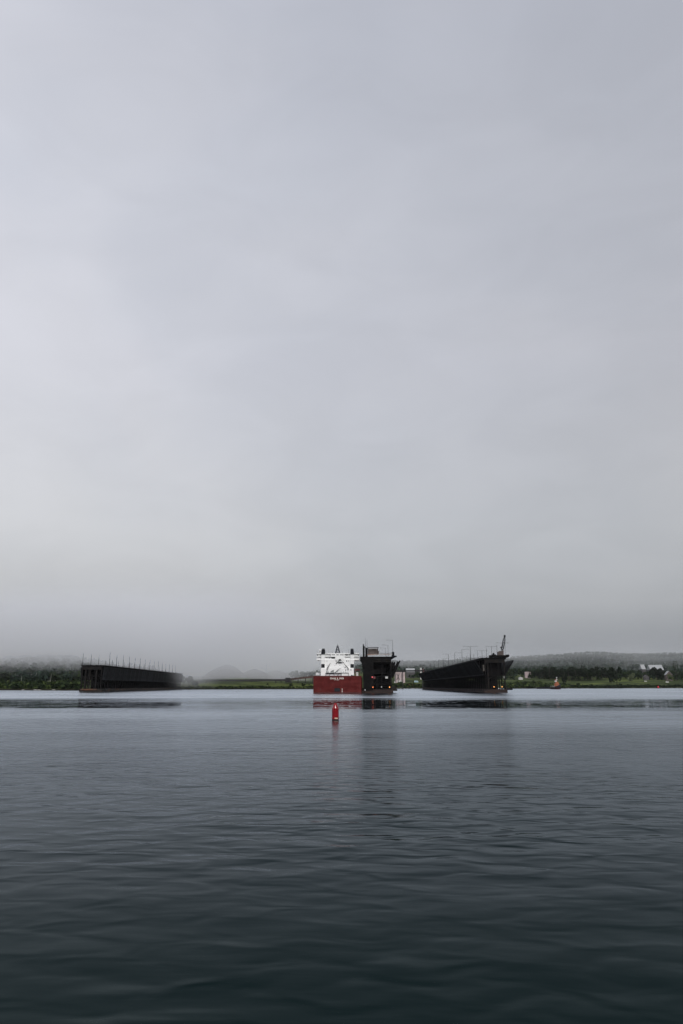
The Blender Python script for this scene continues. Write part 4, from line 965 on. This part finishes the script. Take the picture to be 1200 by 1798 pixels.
ore_pile(446, 66, 1174.5, 1188, 1440, 'lower ore pile in the fog right of the tallest pile')
ore_pile(484, 70, 1177.0, 1187, 1500, 'low dark ore pile nearest the trees left of the ship')
X = xat(467,1380); g = ground_at(X,1380); ht = zat(1168,1380)-g; q = MB()
for sx in (-1,1):
    for sy in (-1,1): q.bar((sx*1.4,sy*1.4,0),(sx*.3,sy*.3,ht),.16,n=4)
q.box(-.8,.8,-.8,.8,ht,ht+.8); o = q.build('light_mast', M['pole']); o.location = (X,1380,g); tag(o,'thin pale lattice light mast standing in the fog by the ore piles','light mast')

# ------------------------------------------------------------------ air: thin even haze, and the fog bank lying on the land
def vol_box(name, x0, x1, y0, y1, z0, z1, label, dens=None, nodes=None, colr=(.9,.92,.95)):
    m = bpy.data.materials.new(name); m.use_nodes = True; t = NT(m.node_tree); t.n.clear()
    v = t.new('ShaderNodeVolumePrincipled'); v.inputs['Color'].default_value = (*colr,1); v.inputs['Anisotropy'].default_value = 0
    if dens is not None: v.inputs['Density'].default_value = dens
    else: t.l.new(nodes(t), v.inputs['Density'])
    o_ = t.new('ShaderNodeOutputMaterial'); t.l.new(v.outputs[0], o_.inputs['Volume'])
    b = MB(); b.box(x0,x1,y0,y1,z0,z1); o = b.build(name, m); return tag(o, label, None, kind='stuff')
HAZE = 1.2e-5; FOG = 1.0
vol_box('haze', -8000, 8000, -1000, 8000, -12, 330, 'thin pale haze over the harbour', dens=HAZE)
def fogn(t):
    pos = t.new('ShaderNodeNewGeometry').outputs['Position']; s = t.new('ShaderNodeSeparateXYZ'); t.l.new(pos, s.inputs[0])
    X, Y, Z = s.outputs
    az = t.math('DIVIDE', X, t.math('MAXIMUM', Y, 1))              # bearing
    n = t.noise(t.mapping(pos, (1,1,2.5)), .0042, 3, .5)[0]
    nn = t.math('SUBTRACT', n, .5)
    # underside of the fog: low over the left wood, higher to the right
    left = t.ramp(az, -.17, .03, 1, 0)
    zz = t.math('MULTIPLY_ADD', nn, -38, Z)
    dl = t.math('MULTIPLY', t.math('MULTIPLY', t.ramp(zz, 3, 98, 0, 1), t.ramp(zz, 95, 170, 1, 0)), .0110)
    dl = t.math('MULTIPLY', t.math('MULTIPLY', dl, left), t.ramp(Y, 860, 1200, .25, 1))
    far = t.math('MULTIPLY', t.ramp(Y, 2150, 2800, 0, 1), t.ramp(az, -.02, .22, .00065, .00040))
    far = t.math('MULTIPLY', t.math('MULTIPLY', far, t.ramp(n, .35, .65, .5, 1.5)), t.ramp(Z, 130, 230, 1, .1))
    mid = t.math('MULTIPLY', t.ramp(az, -.26, -.18, 0, 1), t.ramp(az, -.10, -.03, 1, 0))
    dm = t.math('MULTIPLY', t.math('MULTIPLY', t.ramp(zz, 0, 30, 0, 1), t.ramp(zz, 80, 150, 1, 0)), .0135)
    dm = t.math('MULTIPLY', t.math('MULTIPLY', dm, mid), t.ramp(Y, 1190, 1400, 0, 1))
    dp = t.math('MULTIPLY', t.math('MULTIPLY', t.ramp(az, -.30, -.25, 0, 1), t.ramp(az, -.215, -.16, 1, 0)), t.math('MULTIPLY', t.ramp(Y, 890, 1010, 0, 1), t.ramp(Y, 1100, 1250, 1, 0)))
    dp = t.math('MULTIPLY', t.math('MULTIPLY', dp, t.math('MULTIPLY', t.ramp(zz, -2, 22, 0, 1), t.ramp(zz, 40, 85, 1, 0))), .0045)
    return t.math('ADD', t.math('ADD', t.math('ADD', dl, dm), dp), far)
vol_box('fog_bank', -3200, 3200, 880, 4600, -1.5, 300, 'bank of fog lying over the hills behind the ore docks', nodes=fogn, colr=(.965,.975,1.0))
